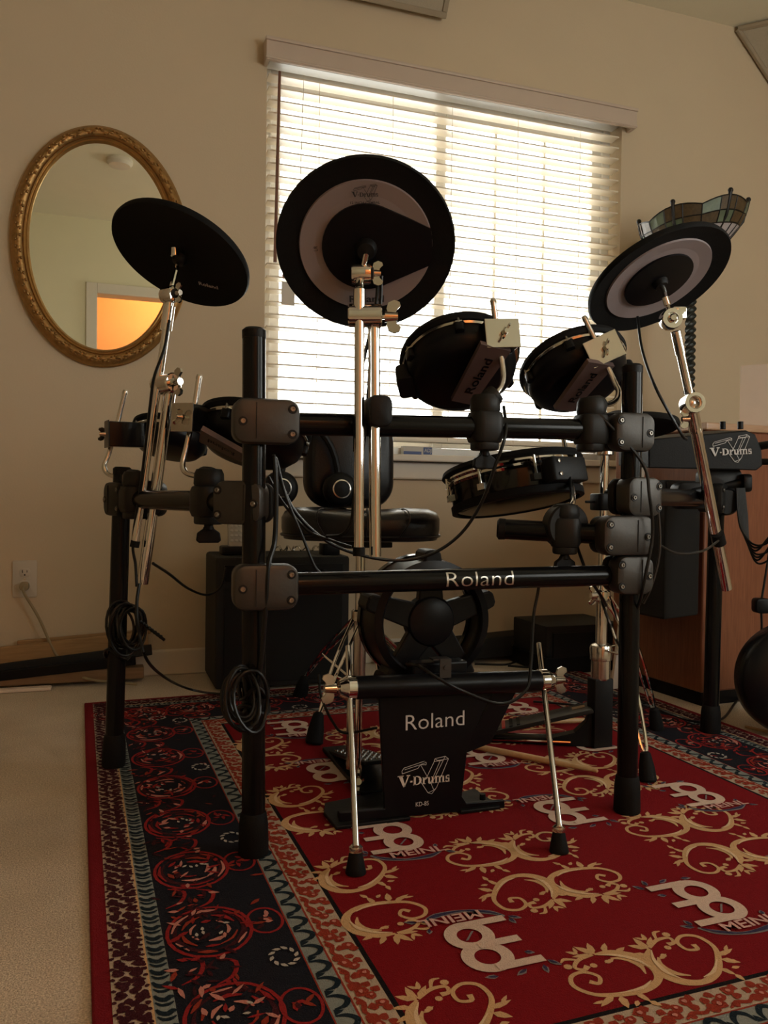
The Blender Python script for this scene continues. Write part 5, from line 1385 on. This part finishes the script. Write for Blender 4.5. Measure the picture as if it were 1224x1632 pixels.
def wire_coil():
    p = on_y(470, 880, ay0 + .12); pts = []
    for i in range(90):
        a = i * .52; pts.append((p.x - .07 + i * .0018, p.y + .030 * math.sin(a), aH + .010 + .009 * (1 + math.cos(a * 1.7)) * .8))
    o = MB().tube(pts, .0022, 6).build('coiled_wire', 'chrome_soft'); tag(o, 'tangle of thin silver wire lying on the amplifier', 'wire')
    q = on_y(525, 886, ay0 + .06)
    o = MB().rbox((0, 0, .018), (.055, .06, .036), .006, T(q.x, q.y, aH), 3).build('power_adapter', 'plastic'); tag(o, 'small black power adapter on the right end of the amplifier', 'adapter')
wire_coil()

# ---------------------------------------------------------------- low black things along the back wall
def back_things():
    a = on_floor(885, 1072, 0)
    x0 = 1.43; y0 = 2.42
    t = thing('black_speaker_box', 'low black speaker box on the floor by the back wall', 'speaker', (x0 + .14, y0 + .12, 0))
    H = at(930, 999, depth((x0, y0, 0))).z
    MB().rbox((0, 0, 0), (.30, .24, H - .05), .010, T(x0 + .14, y0 + .12, (H - .05) / 2 + .05), 3).build('case', 'tolex', t)
    MB().box((x0 + .14, y0 + .12, .030), (.31, .25, .058)).build('base', 'plastic', t, bevel=.004, smooth=0)
    MB().box((x0 + .14, y0 - .003, H * .6), (.25, .006, H * .5)).build('grille_cloth', 'grille', t, smooth=0)
    b = on_floor(760, 1062, 0)
    t = thing('keyboard_case', 'long narrow black case lying along the wall under the window', 'case', (1.33, 2.69, 0))
    M = T(1.33, 2.70, .055) @ Matrix.Rotation(R(-3), 4, 'Y')
    MB().rbox((0, 0, 0), (.80, .10, .075), .02, M, 3).build('body', 'tolex', t)
    for sx in (-.3, .25): MB().box((sx, -.052, 0), (.03, .006, .082), M).build('strap', 'cable', t, smooth=0)
    k = MB().tube(smooth_path([(1.24, 2.60, .012), (1.34, 2.56, .012), (1.42, 2.60, .012), (1.47, 2.53, .012), (1.40, 2.50, .012), (1.34, 2.54, .012)], 6), .004, 8)
    tag(k.build('loose_cable', 'cable'), 'black cable curled on the floor in front of the long case', 'cable')
back_things()

# ---------------------------------------------------------------- drumsticks
def stick(label, a, b, r=.0072):
    a = Vector(a); b = Vector(b); d = (b - a).normalized(); L = (b - a).length
    t = thing('drumstick', label, 'drumstick', a, 'drumsticks on the rug')
    M = frame(a, d)
    MB().lathe([(r * .8, 0), (r, .004), (r, L * .74), (r * .62, L * .95), (r * .45, L * .965)], 14, M).build('shaft', 'hickory', t)
    MB().lathe([(r * .45, L * .962), (r * .62, L * .975), (r * .55, L * .992), (1e-5, L)], 12, M).build('tip', 'hickory', t)
zst = RZ + .011
stick('wooden drumstick lying in front of the hi-hat pedal, tip to the right', on_floor(700, 1178, zst), on_floor(954, 1229, zst))
stick('wooden drumstick lying behind the hi-hat pedal, half hidden', on_floor(752, 1152, zst), on_floor(968, 1147, zst))
e1 = on_floor(790, 1168, zst - .004); e2 = on_floor(900, 1166, zst - .004)
k = MB().tube([e1, e2], .005, 8); tag(k.build('pen', 'red_plastic'), 'thin red pen on the rug under the hi-hat pedal', 'pen')

# ---------------------------------------------------------------- cables
def cable(label, pts, r=.0030, m='cable', name='cable'):
    o = MB().tube(smooth_path(pts, 7), r, 8).build(name, m); tag(o, label, 'cable', 'drum trigger cables'); return o
dU = depth(on_rail(600)) - .05
cable('thin black cable hanging in a long loop below the upper rail', [at(803, 648, 1.50), at(806, 690, 1.44), at(790, 740, 1.44), at(768, 800, 1.46), at(735, 850, 1.48), at(690, 882, 1.49), at(640, 893, 1.49), at(580, 886, 1.47), at(520, 862, 1.45), at(470, 815, 1.42), at(445, 760, 1.40), at(436, 725, 1.38)])
cable('black cable running down the tall chrome pipe from the middle cymbal pad', [at(602, 440, 1.375), at(600, 480, 1.375), at(590, 530, 1.37), at(574, 600, 1.37), at(567, 660, 1.372), at(565, 720, 1.37)])
cable('second black cable on the tall chrome pipes, crossing the rail', [at(608, 440, 1.375), at(605, 500, 1.375), at(592, 560, 1.375), at(586, 640, 1.372), at(578, 720, 1.37), at(566, 770, 1.38), at(560, 830, 1.40), at(545, 852, 1.41), at(520, 855, 1.42)])
cable('black cable from the right cymbal pad down to the rack', [at(1016, 505, 1.77), at(1024, 560, 1.72), at(1046, 620, 1.66), at(1085, 690, 1.66), at(1094, 700, 1.70)])
cable('black cable hugging the right front post down to the lower rail', [at(940, 640, 1.56), at(950, 655, 1.50), at(1022, 735, 1.50), at(1035, 790, 1.49), at(1040, 850, 1.50), at(1030, 910, 1.50), at(1022, 950, 1.51), at(1014, 975, 1.54)])
cable('black cable looping over the right end of the lower rail', [at(858, 915, 1.52), at(870, 908, 1.50), at(905, 907, 1.50), at(935, 920, 1.51), at(958, 950, 1.54), at(966, 965, 1.58)])
cable('black cable dropping from the lower rail to the kick pad', [at(862, 912, 1.545), at(857, 945, 1.55), at(850, 985, 1.53), at(846, 1060, 1.47), at(838, 1100, 1.44), at(800, 1122, 1.42), at(745, 1105, 1.41), at(700, 1082, 1.40), at(668, 1062, 1.42), at(648, 1058, 1.47)])
cable('black cable running from the kick pad across the rug to the right', [on_floor(850, 1118, .016), on_floor(900, 1122, .016), on_floor(960, 1128, .016), on_floor(1010, 1112, .016), on_floor(1060, 1135, .016), on_floor(1110, 1150, .016), on_floor(1150, 1146, .012), on_floor(1172, 1120, .010), on_floor(1190, 1100, .010)], .0034)
cable('black cable from the amplifier towards the left rear post', [at(360, 905, 2.40), at(352, 935, 2.40), at(330, 948, 2.38), at(300, 938, 2.20), at(270, 915, 1.95), at(244, 898, 1.76)], .0034)
cable('black cable sweeping from the left rear post down to the rug', [at(222, 930, 1.68), at(218, 965, 1.67), at(222, 1010, 1.67), at(240, 1060, 1.72), on_floor(285, 1092, .06), on_floor(330, 1104, .016), on_floor(385, 1106, .016)], .0034)
cable('black cable running beside the left boom arm', [at(270, 510, 1.63), at(262, 555, 1.63), at(246, 600, 1.63), at(240, 640, 1.64), at(226, 760, 1.66), at(212, 860, 1.68), at(216, 900, 1.69), at(218, 935, 1.69)])
cable('black cable hanging from the snare mount to the lower rail', [at(908, 760, 1.72), at(914, 830, 1.60), at(920, 870, 1.56), at(932, 905, 1.53)])
for i, (lab, pts) in enumerate((
        ('thick bundle cable along the left front post', [at(437, 728, 1.335), at(440, 780, 1.335), at(438, 860, 1.335), at(428, 900, 1.315), at(424, 960, 1.315), at(415, 1060, 1.325), at(405, 1110, 1.325)]),
        ('thin cable crossing the left end of the throne seat', [at(440, 730, 1.40), at(455, 790, 1.40), at(480, 850, 1.41), at(500, 900, 1.42), at(512, 915, 1.43)]),
        ('cable drooping behind the left front post towards the throne', [at(428, 760, 1.42), at(450, 800, 1.42), at(490, 845, 1.43), at(530, 862, 1.43), at(560, 872, 1.42)]),
        ('thin cable hanging at the left end of the kick tube', [at(508, 1075, 1.52), at(512, 1110, 1.50), at(530, 1150, 1.50), at(550, 1168, 1.52), at(600, 1160, 1.58)]),
        ('grey-edged cable hanging at the right front post', [at(1048, 800, 1.60), at(1052, 860, 1.58), at(1048, 900, 1.57), at(1036, 940, 1.56), at(1025, 962, 1.56)]),
        ('cable from the right front post to the rubber band of the right boom arm', [at(1050, 868, 1.60), at(1080, 882, 1.66), at(1120, 878, 1.74), at(1145, 862, 1.87)]))):
    cable(lab, pts, .0042 if i == 0 else .0026)
for i in range(7):
    o = MB().tube(smooth_path([at(1174 + 2 * i, 778, 2.03), at(1176 + 2.4 * i, 815 + i, 2.02), at(1182 + 2.0 * i, 845 + 4 * i, 2.00), at(1202 + i, 868 + 5 * i, 1.97), at(1228 + i, 862 + 4 * i - 9 * (i % 3), 1.94), at(1262, 822 + 6 * i, 1.92)], 7), .0026, 8).build('cable', 'cable')
    tag(o, 'black cable in the bundle hanging from the sound module at the right', 'cable', 'cable bundle under the sound module')
def coil(label, c, ax, r, n, seed, sx=1.0):
    rnd = random.Random(seed); M = frame(c, ax, (0, 0, 1)); t = thing('cable_bundle', label, 'cable bundle', c)
    for i in range(n):
        ph = rnd.uniform(0, 6); rr = r * rnd.uniform(.75, 1.1); ox, oy = rnd.uniform(-.008, .008), rnd.uniform(-.010, .010); tl = rnd.uniform(-.010, .010)
        MB().tube([M @ Vector((ox + rr * sx * math.cos(2 * PI * j / 20), oy + rr * .62 * math.sin(2 * PI * j / 20), tl * math.sin(4 * PI * j / 20 + ph) + (i - n / 2) * .0045)) for j in range(20)], .0030, 8, closed=True).build('loop', 'cable', t)
    return t, M
pB = post_at(fB, tB, at(400, 1100, dB).z)
ct_, _ = coil('coil of black cable tied to the left front post above the rug', at(388, 1112, dB - .036), (.35, -1, .2), .046, 8, 3)
MB().tube([pB + Vector((.024 * math.cos(a), .024 * math.sin(a), .012 * math.sin(3 * a))) for a in [2 * PI * i / 16 for i in range(16)]], .0035, 6, closed=True).build('tie', 'cable', ct_)
MB().tube([pB + Vector((.025 * math.cos(a), .025 * math.sin(a), -.028 + .008 * math.sin(2 * a))) for a in [2 * PI * i / 16 for i in range(16)]], .0035, 6, closed=True).build('tie', 'cable', ct_)
pA = post_at(fA, tA, at(200, 1000, dA).z)
ct_, _ = coil('coil of black cable strapped to the left rear post', at(205, 1000, dA - .034), (.3, -1, .1), .052, 9, 5)
MB().tube([pA + Vector((.026 * math.cos(a), .026 * math.sin(a), -.055 + .012 * math.sin(2 * a))) for a in [2 * PI * i / 16 for i in range(16)]], .0040, 6, closed=True).build('tie', 'cable', ct_)
k = MB().tube([at(222, 990, 1.70), at(240, 1003, 1.69), at(262, 1020, 1.68)], .0035, 6); ct_k = k.build('zip_tie', 'cable', ct_)
for i in range(8):
    p = at(224 + 4.6 * i, 991 + 3.4 * i, 1.69); MB().ball(p, .0045, 8).build('tie_notch', 'cable', ct_k)
# black adapter hanging at the right edge
q = at(1213, 965, 2.2)
t = thing('hanging_adapter', 'black power adapter hanging on its cord at the right edge', 'adapter', q)
MB().rbox((0, 0, 0), (.040, .040, .035), .010, frame(q, -FW, UP), 3).build('body', 'plastic', t)
MB().tube(smooth_path([at(1226, 880, 2.2), at(1218, 930, 2.2), q, at(1214, 1000, 2.2), at(1210, 1040, 2.2), at(1206, 1080, 2.2), at(1204, 1110, 2.2)], 5), .003, 8).build('cord', 'cable', t)
